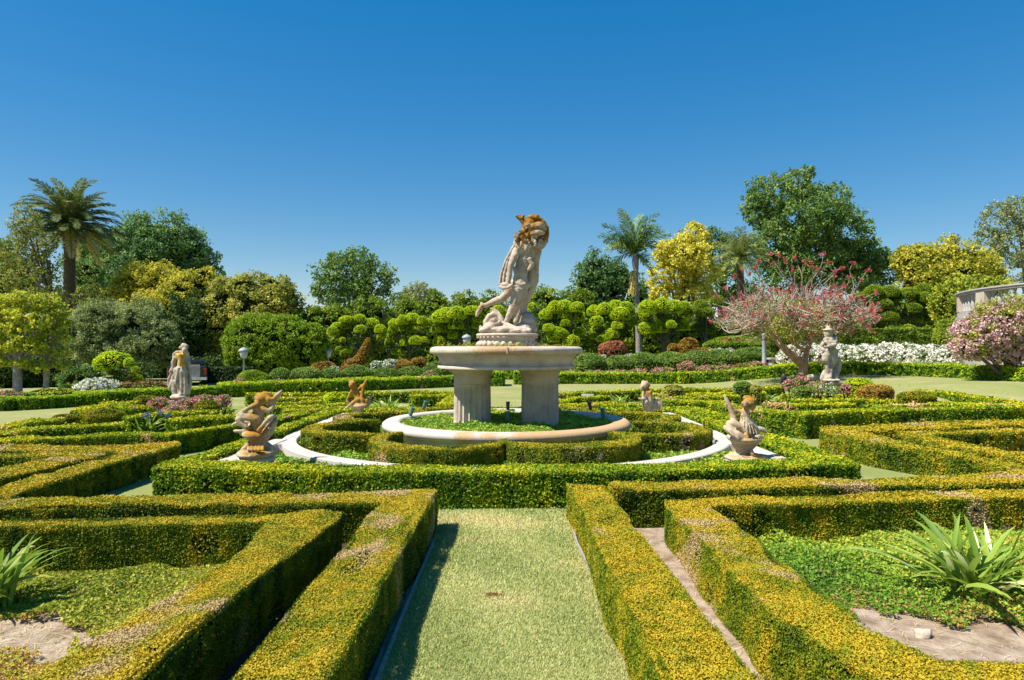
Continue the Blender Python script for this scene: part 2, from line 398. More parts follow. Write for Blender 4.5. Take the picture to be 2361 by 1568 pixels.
HSEED = [100]
def hedge(name, label, polys, zt=.36, zb=0., ytop=.80, yside=.42, dry=.35, lk=.0028, lmin=.0125, lmax=.11, cov=8.0, mat='box',
          group=None, cat='hedge', wob=.008, zfun=None, sat=.11):
    """clipped hedge: prism core plus leaf-sized faces on the top and sides"""
    HSEED[0] += 7; sd = HSEED[0]
    if not isinstance(polys, list): polys = [polys]
    mb = MB()
    allp = np.vstack(polys); c0 = np.array([allp[:, 0].mean(), allp[:, 1].mean()])
    zg = (lambda x, y: np.zeros(np.shape(x))) if zfun is None else zfun
    for p in polys:
        q = inset(p, min(.055, .2 * (zt - zb)))
        n = len(q); zq = zg(q[:, 0], q[:, 1])
        top = np.column_stack([q, np.full(n, zt - .055) + zq]); bot = np.column_stack([q, np.full(n, zb) + zq])
        mb.add(top, tess(q), .5, 0, 1)
        i = np.arange(n)
        mb.add(np.vstack([bot, top]), np.stack([i, (i + 1) % n, n + (i + 1) % n, n + i], -1), .5, 0, 1)
        # leaf size by distance from where the photographer stands
        def emit(Pt, Nn, istop):
            d = np.hypot(Pt[:, 0], Pt[:, 1])
            Lv = np.clip(lk * d, lmin, lmax)
            Lmin = Lv.min()
            keep = rng.random(len(Pt)) < (Lmin / Lv) ** 2
            Pt, Nn, Lv = Pt[keep], Nn[keep], Lv[keep]
            bump = wob * fnoise(Pt, 7.0, sd + 1) + wob * .8 * fnoise(Pt, 2.2, sd + 2)
            dep = rng.uniform(-1.1, .6, len(Pt)) * Lv
            Pt = Pt + Nn * np.maximum(bump + dep, -.045)[:, None]
            out_ = rng.random(len(Pt)) < .006
            Pt[out_] += (Nn[out_] + rng.normal(0, .5, (int(out_.sum()), 3))) * (rng.uniform(.6, 1.6, int(out_.sum())) * Lv[out_])[:, None]
            if istop: Pt[:, 2] += .011 * fnoise(Pt, 1.1, sd + 9)
            pn = fnoise(Pt, 1.6, sd + 3) * .5 + fnoise(Pt, 5.5, sd + 4) * .35
            fine = fnoise(Pt, 22, sd + 5)
            tone = (ytop if istop else yside) + .13 * pn + .10 * fine + rng.normal(0, sat * .7, len(Pt))  # tops bleached yellow
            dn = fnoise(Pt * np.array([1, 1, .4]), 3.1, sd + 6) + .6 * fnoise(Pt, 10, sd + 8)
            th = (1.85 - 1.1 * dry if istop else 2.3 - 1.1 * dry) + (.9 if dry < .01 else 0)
            if not istop:
                st_ = fnoise(Pt * np.array([1, 1, .22]), 15, sd + 14)      # upright shoots and bare twiggy feet
                tone = tone + (.10 + .06 * dry) * st_
                dn = dn + .35 * st_ * (dry > .01) + 1.3 * np.clip(1 - (Pt[:, 2] - zb) / (.35 * (zt - zb)), 0, 1) * (dry > .01)
            dr = np.clip((dn - th) * 1.3 + rng.normal(0, .25, len(Pt)) * (dn > th - .7), 0, 1)
            gap = fnoise(Pt, 13, sd + 11) + .7 * fnoise(Pt * np.array([1, 1, .35]), 6, sd + 12)
            kp = (gap < (2.6 if istop else 1.75)) | (rng.random(len(Pt)) < .22)
            Pt, Nn, Lv, tone, dr = Pt[kp], Nn[kp], Lv[kp], tone[kp], dr[kp]
            leaves(mb, Pt, Nn, Lv, .62, .72, np.clip(tone, 0, 1), dr, 0)
        dmin = max(1.2, np.hypot(p[:, 0], p[:, 1]).min())
        L0 = min(max(lk * dmin, lmin), lmax)
        dens = cov / L0 ** 2
        s2 = sample_poly(p, dens)
        if len(s2):
            Pt = np.column_stack([s2, np.full(len(s2), zt) + zg(s2[:, 0], s2[:, 1])])
            emit(Pt, np.tile([0, 0, 1.], (len(Pt), 1)), True)
        for a, b in zip(p, np.roll(p, -1, 0)):
            ln = np.hypot(*(b - a)); h = zt - zb
            m = int(ln * h * dens)
            if m < 2: continue
            u = rng.random(m); xy = a + (b - a) * u[:, None]
            z = zb + rng.random(m) * h
            Pt = np.column_stack([xy, z + zg(xy[:, 0], xy[:, 1])])
            nv = np.array([(b - a)[1], -(b - a)[0], 0.]) / max(ln, 1e-6)
            emit(Pt, np.tile(nv, (m, 1)), False)
            m = int(ln * .065 * dens); u = rng.random(m); w_ = rng.uniform(-.030, .035, m)      # rounded shoulder between top and side
            xy = a + (b - a) * u[:, None] - nv[:2] * (np.maximum(w_, 0) + .008)[:, None]
            z = zt - .006 + np.minimum(w_, 0)
            Pt = np.column_stack([xy, z + zg(xy[:, 0], xy[:, 1])])
            emit(Pt, np.tile(unit(nv + np.array([0, 0, 1.1])), (m, 1)), True)
    z0 = float(zg(c0[0], c0[1]))
    o = mb.build(name, [M[mat], M['boxcore']], origin=(c0[0], c0[1], zb + z0))
    return tag(o, label, cat, group)

def foliage(mb, c, r, L, cov=5., clump=.28, mat=0, tmid=.5, tvar=.22, nmix=.5, inner=.72, core=None, up=.25, back=.55, seed=1, squash=.75, flat=None, dryf=0., lump=.14):
    """leaf clumps over an ellipsoid; light and dark come from the sun on them"""
    c = np.asarray(c, float); r = np.asarray(r, float)
    area = math.pi * r[0] * r[2]
    nl = int(cov * area * 2.2 / (.3 * L * L))
    cr = clump * r.mean()
    ncl = max(10, int(3.2 * area / (cr * cr)))
    u = unit(rng.normal(size=(ncl, 3)))
    if flat is not None: u[:, 2] = np.maximum(u[:, 2], flat)
    keep = (u[:, 1] < .25) | (rng.random(ncl) < back)
    u = u[keep]; ncl = len(u)
    rad = rng.uniform(inner, 1.06, ncl) * (1 + lump * fnoise(u, 2.8, seed))
    cc = c + u * rad[:, None] * r
    k = rng.integers(0, ncl, nl)
    off = rng.normal(size=(nl, 3)); off = unit(off) * (rng.random(nl) ** .4)[:, None] * cr * rng.uniform(.7, 1.25, ncl)[k][:, None]
    off[:, 2] *= squash
    Pt = cc[k] + off
    Nn = unit(unit(off) * .7 + u[k] * .5 + np.array([0, 0, up]))
    ct = rng.normal(0, tvar * .7, ncl)
    tone = np.clip(tmid + ct[k] + rng.normal(0, tvar * .6, nl), 0, 1)
    leaves(mb, Pt, Nn, L, .62, nmix, tone, (rng.random(nl) < dryf) * 1.0, mat)
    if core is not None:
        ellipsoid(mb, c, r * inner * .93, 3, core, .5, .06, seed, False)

def tree(name, label, cat, D, blobs, mat, trunk=None, barkm='bark', leaf=6.5, cov=3.2, clump=.26, core=True, dj=.35, group=None, tmid=.5, tvar=.22,
         base=None, limbs=True, inner=.72, blossoms=None, dryf=0., squash=.75, lump=.14):
    """blobs: outlines of foliage masses (cx, cy, rx, ry) read from the photograph, put at distance D with real depth"""
    bx = np.mean([b[0] for b in blobs]) if base is None else base
    bp = Q(bx, 0, D); g = float(ground_z(bp[0], D)); loc = (bp[0], D, g)
    t = thing(name, label, cat, loc, group)
    mb = MB(); k = D / F
    cen = []
    for i, b in enumerate(blobs):
        dd = D + (b[4] if len(b) > 4 else rng.uniform(-dj, dj) * b[2] * k)
        c = Q(b[0], b[1], dd); kk = dd / F
        rr = np.array([b[2] * kk, max(b[2] * .85, b[3] * .7) * kk, b[3] * kk])
        cen.append((c, rr))
        foliage(mb, c, rr, leaf * k, cov, clump, 0, tmid, tvar, core=1 if core else None, inner=inner, seed=i + int(bx), dryf=dryf, squash=squash, lump=lump)
    mb.build('crown', [M[mat], M['core']], t)
    if blossoms:
        fb = MB()
        for c, rr in cen:
            foliage(fb, c, rr * 1.02, blossoms[2] * k, blossoms[1], clump * .6, 0, .5, .25, inner=.85, nmix=.6)
        fb.build('blossoms', [M[blossoms[0]]], t)
    tb = MB()
    if trunk is None:
        trunk = [(bx, HOR + (CH - g) * F / D, max(7., np.mean([b[2] for b in blobs]) * .12)), (bx, blobs[0][1], max(4., np.mean([b[2] for b in blobs]) * .07))]
    tp = np.array([[*Q(a, b, D), w * k] for a, b, w in trunk])
    sp = smooth_path(tp, 6) if len(tp) > 2 else tp
    tube(tb, sp[:, :3], sp[:, 3], 9)
    if limbs:
        top = sp[-1]; mid = sp[len(sp) // 2]
        for c, rr in cen:
            j = sp[int(len(sp) * .75) - 1]
            pth = smooth_path(np.array([[*j[:3], j[3] * .6], [*(j[:3] * .5 + c * .5 + np.array([0, 0, -.1 * rr[2]])), j[3] * .42], [*c, j[3] * .22], [*(c + np.array([0, 0, rr[2] * .5])), j[3] * .1]]), 5)
            tube(tb, pth[:, :3], pth[:, 3], 6)
    tb.build('trunk', [M[barkm]], t)
    return t

def dome(name, label, px, py, rx, ry, D, mat, cat='shrub', group=None, leaf=4.0, cov=5., clump=.12, tmid=.5, tvar=.16, flat=-.35, tilt=None, wob=.05, zg=None):
    """clipped dome shrub: smooth outline of fine leaves"""
    k = D / F; c = Q(px, py, D)
    r = np.array([rx, rx * .9, ry]) * k
    g = float(ground_z(c[0], c[1])) if zg is None else zg
    mb = MB()
    n = int(cov * 4 * r[0] * r[2] / (.3 * (leaf * k) ** 2) * 1.6)
    u = unit(rng.normal(size=(n, 3)))
    u[:, 2] = np.maximum(u[:, 2], flat + rng.uniform(-.1, .1, n))
    sd = int(px * 3 + py)
    rad = 1 + wob * fnoise(u, 3.0, sd) + rng.uniform(-.07, .03, n)
    drop = max(c[2] - g, .3 * r[2])
    low = rng.random(n) < min(.5, .45 * drop / r[2] * .5)
    az = rng.uniform(0, 6.283, n); hh = rng.random(n)
    u = np.where(low[:, None], np.stack([np.cos(az), np.sin(az), np.zeros(n)], -1), np.column_stack([u[:, :2], np.abs(u[:, 2])]))
    rad = 1 + wob * fnoise(u, 3.0, sd) + rng.uniform(-.07, .03, n)
    Pt = c + u * r * (rad * np.where(low, 1 - .22 * hh ** 2, 1))[:, None]
    Pt[:, 2] -= np.where(low, hh * drop, 0)
    uu = unit(u / r)
    tn = np.clip(tmid + .10 * fnoise(Pt, 2.5 / r.mean(), sd + 2) + rng.normal(0, tvar, len(Pt)), 0, 1)
    leaves(mb, Pt, uu, leaf * k, .6, .55, tn, 0, 0)
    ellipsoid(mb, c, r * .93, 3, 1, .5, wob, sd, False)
    tube(mb, [(c[0], c[1], g - .02), (c[0], c[1], c[2])], [r[1] * .68, r[1] * .9], 14, 1)
    o = mb.build(name, [M[mat], M['core']], origin=(c[0], c[1], g))
    return tag(o, label, cat, group)

def flower_bush(name, label, px, py, rx, ry, D, petal, leafm='oak', cat='flowering shrub', group=None, fl=4.5, lf=5., fcov=1.3, lcov=2.5, tuft=.16, zg=None, core=True):
    k = D / F; c = Q(px, py, D); r = np.array([rx, rx * .8, ry]) * k
    g = float(ground_z(c[0], c[1])) if zg is None else zg
    t = thing(name, label, cat, (c[0], c[1], g), group)
    mb = MB()
    foliage(mb, c, r * .95, lf * k, lcov, .25, 0, .5, .2, core=1 if core else None)
    for _ in range(4):
        tube(mb, [(c[0] + rng.normal(0, r[0] * .15), c[1], g - .02), (c[0] + rng.normal(0, r[0] * .4), c[1] + rng.normal(0, r[1] * .3), c[2])], .03 * r[2] + .006, 5, 1)
    mb.build('foliage', [M[leafm], M['core']], t)
    fb = MB()
    foliage(fb, c, r * 1.03, fl * k, fcov, tuft, 0, .5, .25, inner=.86, nmix=.6)
    fb.build('blossoms', [M[petal]], t)
    return t

def strap_plant(name, label, x, y, z, h, spread, n, wleaf, group=None, dryf=.06, flower=None, seed=1):
    r = np.random.default_rng(seed)
    t = thing(name, label, 'strap leaved plant', (x, y, z), group)
    mb = MB()
    for i in range(n):
        a = r.uniform(0, 6.283); reach = spread * r.uniform(.15, 1.0) ** .8; hh = h * r.uniform(.6, 1.05) * (1 - .35 * (reach / spread) ** 2)
        b0 = np.array([x + r.normal(0, .12) * spread, y + r.normal(0, .10) * spread, z])
        s = np.linspace(0, 1, 8)[:, None]
        d = np.array([math.cos(a), math.sin(a), 0])
        droop = r.uniform(.1, .55) * (reach / spread)
        pts = b0 + d * reach * (s ** 1.25) + np.array([0, 0, 1]) * hh * (s * 1.35 - .35 * s ** 2 - droop * s ** 3.2)
        side = unit(np.cross(d, [0, 0, 1.]) + r.normal(0, .25, 3))
        wd = wleaf * r.uniform(.7, 1.15) * np.array([.55, .85, 1, 1, .95, .8, .5, .04])[:, None]
        nrm = np.cross(side, unit(np.gradient(pts, axis=0)))
        V = np.stack([pts - side * wd / 2, pts + nrm * wd * -.16, pts + side * wd / 2], 1).reshape(-1, 3)
        q = np.arange(7) * 3
        Fq = np.vstack([np.stack([q, q + 1, q + 4, q + 3], -1), np.stack([q + 1, q + 2, q + 5, q + 4], -1)])
        mb.add(V, Fq, np.clip(r.normal(.5, .22), 0, 1), float(r.random() < dryf), 0, True)
    mb.build('leaves', [M['strap']], t)
    if flower:
        for i in range(6):
            fb = MB(); pt = np.array([x, y, z]) + np.array([r.normal(0, spread * .35), r.normal(0, spread * .2), h * r.uniform(.6, .95)])
            u = unit(r.normal(size=(40, 3)))
            leaves(fb, pt + u * h * .1, u, h * .09, .5, .6, r.random(40), 0, 0)
            fb.build('flower_head', [M[flower]], t)
    return t

# ---------------------------------------------------------------- sculpture: many overlapping spheres fused by voxel remesh
def sculpt(name, prims, voxel, mat, parent, lichen_spots=(), smooth_it=4, rough=.0, lich_up=.25, rseed=3):
    """prims: ('c', [(p, r), ...]) tapered limb chains; ('e', centre, radii, rot_y) ellipsoids; ('x', verts, faces)"""
    mb = MB()
    V0, T0 = ico(2)
    for pr in prims:
        if pr[0] == 'c':
            ch = pr[1]; fl = pr[2] if len(pr) > 2 else 1.0
            for (p, r), (q, s) in zip(ch[:-1], ch[1:]):
                p = np.asarray(p); q = np.asarray(q)
                n = max(2, int(np.linalg.norm(q - p) / (.35 * min(r, s)) + 1))
                for t in np.linspace(0, 1, n):
                    rr = r + (s - r) * t
                    mb.add(V0 * np.array([rr, rr * fl, rr]) + p + (q - p) * t, T0)
        elif pr[0] == 'e':
            c, r = pr[1], pr[2]; ay = pr[3] if len(pr) > 3 else 0.; az = pr[4] if len(pr) > 4 else 0.
            W, T = ico(3); W = W * np.asarray(r)
            W = np.stack([W[:, 0] * math.cos(ay) + W[:, 2] * math.sin(ay), W[:, 1], -W[:, 0] * math.sin(ay) + W[:, 2] * math.cos(ay)], -1)
            W = np.stack([W[:, 0] * math.cos(az) - W[:, 1] * math.sin(az), W[:, 0] * math.sin(az) + W[:, 1] * math.cos(az), W[:, 2]], -1)
            mb.add(W + np.asarray(c), T)
        else:
            for f in pr[2]: mb.add(pr[1], f)
    o = mb.build(name, [M[mat]], parent)
    md = o.modifiers.new('r', 'REMESH'); md.mode = 'VOXEL'; md.voxel_size = voxel; md.use_smooth_shade = True
    ms = o.modifiers.new('s', 'SMOOTH'); ms.factor = .5; ms.iterations = smooth_it
    dg = bpy.context.evaluated_depsgraph_get()
    me = bpy.data.meshes.new_from_object(o.evaluated_get(dg))
    o.modifiers.clear(); old = o.data; o.data = me; bpy.data.meshes.remove(old); me.name = name
    me.materials.clear(); me.materials.append(M[mat])
    n = len(me.vertices); co = np.empty(n * 3, np.float32); me.vertices.foreach_get('co', co); co = co.reshape(-1, 3).astype(float)
    nm = np.empty(n * 3, np.float32); me.vertices.foreach_get('normal', nm); nm = nm.reshape(-1, 3).astype(float)
    if rough > 0:
        co = co + nm * (rough * (fnoise(co, 18, rseed) * .6 + fnoise(co, 45, rseed + 1) * .4))[:, None]
        me.vertices.foreach_set('co', co.astype(np.float32).ravel())
    w = co + np.asarray(o['_o'])
    li = lich_up * np.clip(nm[:, 2], 0, 1) + .12 * fnoise(w, 6, rseed + 5)
    for c, rad, amt in lichen_spots:
        li += amt * np.exp(-((w - np.asarray(c)) ** 2).sum(1) / rad ** 2)
    a = me.attributes.new('lichen', 'FLOAT', 'POINT'); a.data.foreach_set('value', li.astype(np.float32))
    me.polygons.foreach_set('use_smooth', np.ones(len(me.polygons), bool)); me.update()
    return o

def add_lichen(o, spots=(), up=.0, nz=.1, seed=9, base=0.):
    me = o.data; n = len(me.vertices)
    co = np.empty(n * 3, np.float32); me.vertices.foreach_get('co', co); co = co.reshape(-1, 3).astype(float) + np.asarray(o['_o'])
    nm = np.empty(n * 3, np.float32); me.vertices.foreach_get('normal', nm); nm = nm.reshape(-1, 3)
    li = base + up * np.clip(nm[:, 2], 0, 1) + nz * fnoise(co, 2.5, seed)
    for c, rad, amt in spots: li = li + amt * np.exp(-((co - np.asarray(c)) ** 2).sum(1) / rad ** 2)
    a = me.attributes.new('lichen', 'FLOAT', 'POINT'); a.data.foreach_set('value', li.astype(np.float32))
    return o

# ================================================================ world, sun, camera
EL, AZ = math.radians(57), math.radians(21)          # sun to the left, a little behind the photographer
ts = Vector((-math.cos(AZ) * math.cos(EL), -math.sin(AZ) * math.cos(EL), math.sin(EL)))
w = bpy.data.worlds.new('World'); SC.world = w; w.use_nodes = True
nt = w.node_tree; bgn = nt.nodes['Background']
sk = nt.nodes.new('ShaderNodeTexSky'); sk.sky_type = 'NISHITA'; sk.sun_disc = False
sk.sun_elevation = EL; sk.sun_rotation = math.atan2(ts.x, ts.y) % (2 * math.pi)
sk.altitude = 300; sk.air_density = 1.0; sk.dust_density = .25; sk.ozone_density = 2.5
def mathn(op, v, b_):
    n = nt.nodes.new('ShaderNodeMath'); n.operation = op; n.inputs[1].default_value = b_
    nt.links.new(v, n.inputs[0]); return n.outputs[0]
sp_ = nt.nodes.new('ShaderNodeSeparateColor'); sp_.mode = 'HSV'; cb_ = nt.nodes.new('ShaderNodeCombineColor'); cb_.mode = 'HSV'
nt.links.new(sk.outputs[0], sp_.inputs[0])          # a polarised, deeper blue: steeper saturation, flatter brightness
nt.links.new(mathn('SUBTRACT', sp_.outputs[0], .006), cb_.inputs[0])
s1 = mathn('MULTIPLY', sp_.outputs[1], 1.78); s2 = mathn('SUBTRACT', s1, .236); s3 = mathn('MAXIMUM', s2, .0); nt.links.new(mathn('MINIMUM', s3, .99), cb_.inputs[1])
nt.links.new(mathn('MULTIPLY', mathn('POWER', sp_.outputs[2], .549), 2.456), cb_.inputs[2])
nt.links.new(cb_.outputs[0], bgn.inputs['Color'])
bgn.inputs['Strength'].default_value = .0555
sl = bpy.data.lights.new('sun', 'SUN'); sl.energy = 4.6; sl.angle = math.radians(.53); sl.color = (1, .935, .82)
so = bpy.data.objects.new('sun', sl); COL.objects.link(so); so.rotation_euler = ts.to_track_quat('Z', 'Y').to_euler(); so.location = (-40, -20, 60)
cd = bpy.data.cameras.new('camera'); cam = bpy.data.objects.new('camera', cd); COL.objects.link(cam)
cd.lens = F / 2361 * 36; cd.sensor_width = 36; cd.clip_end = 3000; cd.clip_start = .05
cd.shift_y = (HOR - 784) / 2361.0
cam.location = (0, 0, CH); cam.rotation_euler = (math.radians(90), 0, 0)
SC.camera = cam
SC.view_settings.view_transform = 'Standard'; SC.view_settings.look = 'None'; SC.view_settings.gamma = 1
SC.view_settings.exposure = 0.99
SC.cycles.max_bounces = 8; SC.cycles.transparent_max_bounces = 4

# ================================================================ ground
xs = np.unique(np.concatenate([np.linspace(-900, -60, 10), np.linspace(-60, 60, 121), np.linspace(60, 900, 10)]))
ys = np.unique(np.concatenate([np.linspace(-60, 0, 5), np.linspace(0, 60, 61), np.linspace(60, 1200, 10)]))
gx, gy = np.meshgrid(xs, ys)
V = np.stack([gx, gy, ground_z(gx, gy)], -1).reshape(-1, 3)
nx = len(xs); i = np.arange(len(ys) - 1)[:, None] * nx; j = np.arange(nx - 1)[None]
mb = MB(); mb.add(V, np.stack([i + j, i + j + 1, i + nx + j + 1, i + nx + j], -1).reshape(-1, 4), smooth=True)
tag(mb.build('lawn', [M['lawn']]), kind='structure')

def sheet(name, pts, z, mat='soil'):
    p = poly_ccw(pts); mb = MB(); mb.add(np.column_stack([p, np.full(len(p), z)]), tess(p))
    return tag(mb.build(name, [M[mat]]), kind='structure')
sheet('soil', [P(*a)[:2] for a in [(-900, 1215), (1003, 1213), (560, 2300), (-1600, 2300)]], .004)
sheet('gap_shade_soil', [P(*a)[:2] for a in [(700, 1270), (990, 1218), (560, 2300), (-60, 2300), (420, 1568), (560, 1420)]], .012, 'gap_shade_soil')  # dark sheet painting the shade on the soil between two left hedges
sheet('soil', [P(*a)[:2] for a in [(1316, 1205), (3000, 1190), (3800, 2300), (1800, 2300), (1472, 1560)]], .004)
sheet('soil', [(-3.45, 7.66), (3.45, 7.9), (3.45, 14.3), (-3.45, 14.3)], .20)
sheet('soil', [P(*a)[:2] for a in [(-900, 1150), (-900, 1050), (390, 1046), (404, 1080)]], .004)
sheet('soil', [P(*a)[:2] for a in [(1900, 1040), (3000, 1010), (3000, 1180), (2330, 1130)]], .004)

# ================================================================ near hedges
zt = .36
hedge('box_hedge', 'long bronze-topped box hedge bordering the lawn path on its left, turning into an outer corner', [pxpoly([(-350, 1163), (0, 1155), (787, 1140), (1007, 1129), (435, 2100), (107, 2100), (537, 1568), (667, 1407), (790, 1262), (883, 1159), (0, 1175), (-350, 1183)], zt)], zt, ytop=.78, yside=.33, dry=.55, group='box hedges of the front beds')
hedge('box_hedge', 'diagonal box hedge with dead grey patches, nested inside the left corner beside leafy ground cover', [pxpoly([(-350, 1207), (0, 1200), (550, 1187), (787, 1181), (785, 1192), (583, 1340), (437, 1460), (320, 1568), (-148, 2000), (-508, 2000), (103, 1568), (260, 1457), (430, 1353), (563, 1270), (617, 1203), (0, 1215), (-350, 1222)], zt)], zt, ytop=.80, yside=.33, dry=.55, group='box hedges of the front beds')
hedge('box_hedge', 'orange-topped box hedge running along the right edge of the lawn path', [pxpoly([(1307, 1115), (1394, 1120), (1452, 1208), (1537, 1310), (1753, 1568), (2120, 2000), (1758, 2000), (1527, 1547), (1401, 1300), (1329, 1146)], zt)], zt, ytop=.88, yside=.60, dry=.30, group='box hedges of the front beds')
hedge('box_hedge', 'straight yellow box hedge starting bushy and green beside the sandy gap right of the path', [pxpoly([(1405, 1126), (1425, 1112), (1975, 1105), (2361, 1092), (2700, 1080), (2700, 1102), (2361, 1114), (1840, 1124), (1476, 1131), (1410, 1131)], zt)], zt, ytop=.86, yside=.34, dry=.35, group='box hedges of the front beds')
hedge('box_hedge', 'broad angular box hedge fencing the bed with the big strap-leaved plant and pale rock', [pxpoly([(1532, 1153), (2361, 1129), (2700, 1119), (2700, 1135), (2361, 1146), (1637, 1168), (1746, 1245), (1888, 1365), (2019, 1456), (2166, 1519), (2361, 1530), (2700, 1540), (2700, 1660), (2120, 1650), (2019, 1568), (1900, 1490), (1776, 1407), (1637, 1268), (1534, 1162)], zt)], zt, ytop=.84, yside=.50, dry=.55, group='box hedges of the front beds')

# ring hedge round the fountain court
zr = .40
hedge('box_hedge', 'square dark green box hedge enclosing the fountain court and the four cherubs',
      [poly_ccw([(-3.84, 7.2), (0, 7.1), (1.5, 7.13), (3.95, 7.63), (3.5, 8.03), (1.5, 7.58), (0, 7.55), (-3.62, 7.62)]),
       poly_ccw([(-3.84, 7.2), (-3.62, 7.62), (-3.65, 14.3), (-3.88, 14.75)]),
       poly_ccw([(3.95, 7.63), (4.05, 14.8), (3.45, 14.4), (3.5, 8.03)]),
       poly_ccw([(-3.88, 14.75), (-3.65, 14.3), (3.45, 14.4), (4.05, 14.8)])], zr, ytop=.70, yside=.40, dry=.0, sat=.2, lk=.0040, mat='boxgreen')
FC = np.array([-.09, 11.1])
# scalloped hedge round the pool
def rl(th, off):
    s = np.abs(np.sin(4 * (th + math.pi / 2)))
    return 2.24 + .86 * s ** .70 + off
thv = np.linspace(0, 2 * math.pi, 193)[:-1] - math.pi / 2
po = FC + np.stack([np.cos(thv), np.sin(thv)], -1) * rl(thv, .15)[:, None]
pi_ = FC + np.stack([np.cos(thv), np.sin(thv)], -1) * rl(thv, -.15)[:, None]
segs = []
for a in range(8):
    k = np.arange(a * 24, a * 24 + 25) % 192
    segs.append(poly_ccw(np.vstack([po[k], pi_[k][::-1]])))
hedge('box_hedge', 'scalloped olive box hedge curving in lobes round the stone pool rim', segs, .50, .15, ytop=.70, yside=.42, dry=.2)

# left middle bed
zt = .33
def px(*a): return pxpoly(a, zt)
hedge('box_hedge', 'shade-sided wedge hedge pointing at the left cherub, the outer of two nested wedges', [px((-350, 1032), (0, 1030), (237, 1029), (410, 1020), (411, 1027), (250, 1070), (0, 1152), (-350, 1290), (-350, 1235), (0, 1127), (150, 1080), (265, 1047), (250, 1042), (232, 1038), (0, 1042), (-350, 1045))], zt, ytop=.88, yside=.32, dry=.5, group='nested wedge hedges of the left bed')  # low yside puts the shade of the side faces into their colour
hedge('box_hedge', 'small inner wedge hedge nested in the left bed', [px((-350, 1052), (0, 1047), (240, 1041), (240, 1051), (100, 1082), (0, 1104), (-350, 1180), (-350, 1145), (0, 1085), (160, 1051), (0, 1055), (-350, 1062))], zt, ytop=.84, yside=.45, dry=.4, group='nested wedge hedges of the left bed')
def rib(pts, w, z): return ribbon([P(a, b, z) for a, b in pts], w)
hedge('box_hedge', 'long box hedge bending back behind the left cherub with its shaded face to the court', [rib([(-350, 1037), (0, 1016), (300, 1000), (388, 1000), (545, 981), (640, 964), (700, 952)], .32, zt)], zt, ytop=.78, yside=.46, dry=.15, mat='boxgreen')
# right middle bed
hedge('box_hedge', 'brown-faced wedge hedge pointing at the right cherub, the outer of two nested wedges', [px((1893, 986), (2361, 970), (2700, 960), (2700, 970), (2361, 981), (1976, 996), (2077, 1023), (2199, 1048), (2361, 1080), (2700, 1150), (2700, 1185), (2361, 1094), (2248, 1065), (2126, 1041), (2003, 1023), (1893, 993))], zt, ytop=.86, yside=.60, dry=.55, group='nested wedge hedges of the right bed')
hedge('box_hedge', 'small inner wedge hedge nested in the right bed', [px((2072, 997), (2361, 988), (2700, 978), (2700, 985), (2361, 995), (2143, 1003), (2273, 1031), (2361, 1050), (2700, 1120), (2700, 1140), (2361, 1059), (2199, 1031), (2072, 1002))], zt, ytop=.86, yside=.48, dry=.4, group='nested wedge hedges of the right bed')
hedge('box_hedge', 'tall leafy hedge bending behind the right cherub with a large green face', [rib([(1528, 925), (1640, 926), (1720, 940), (1800, 951), (1850, 955), (1950, 948), (2052, 945), (2361, 940), (2700, 936)], .42, .45)], .45, ytop=.72, yside=.46, dry=.1, sat=.24, mat='boxgreen')

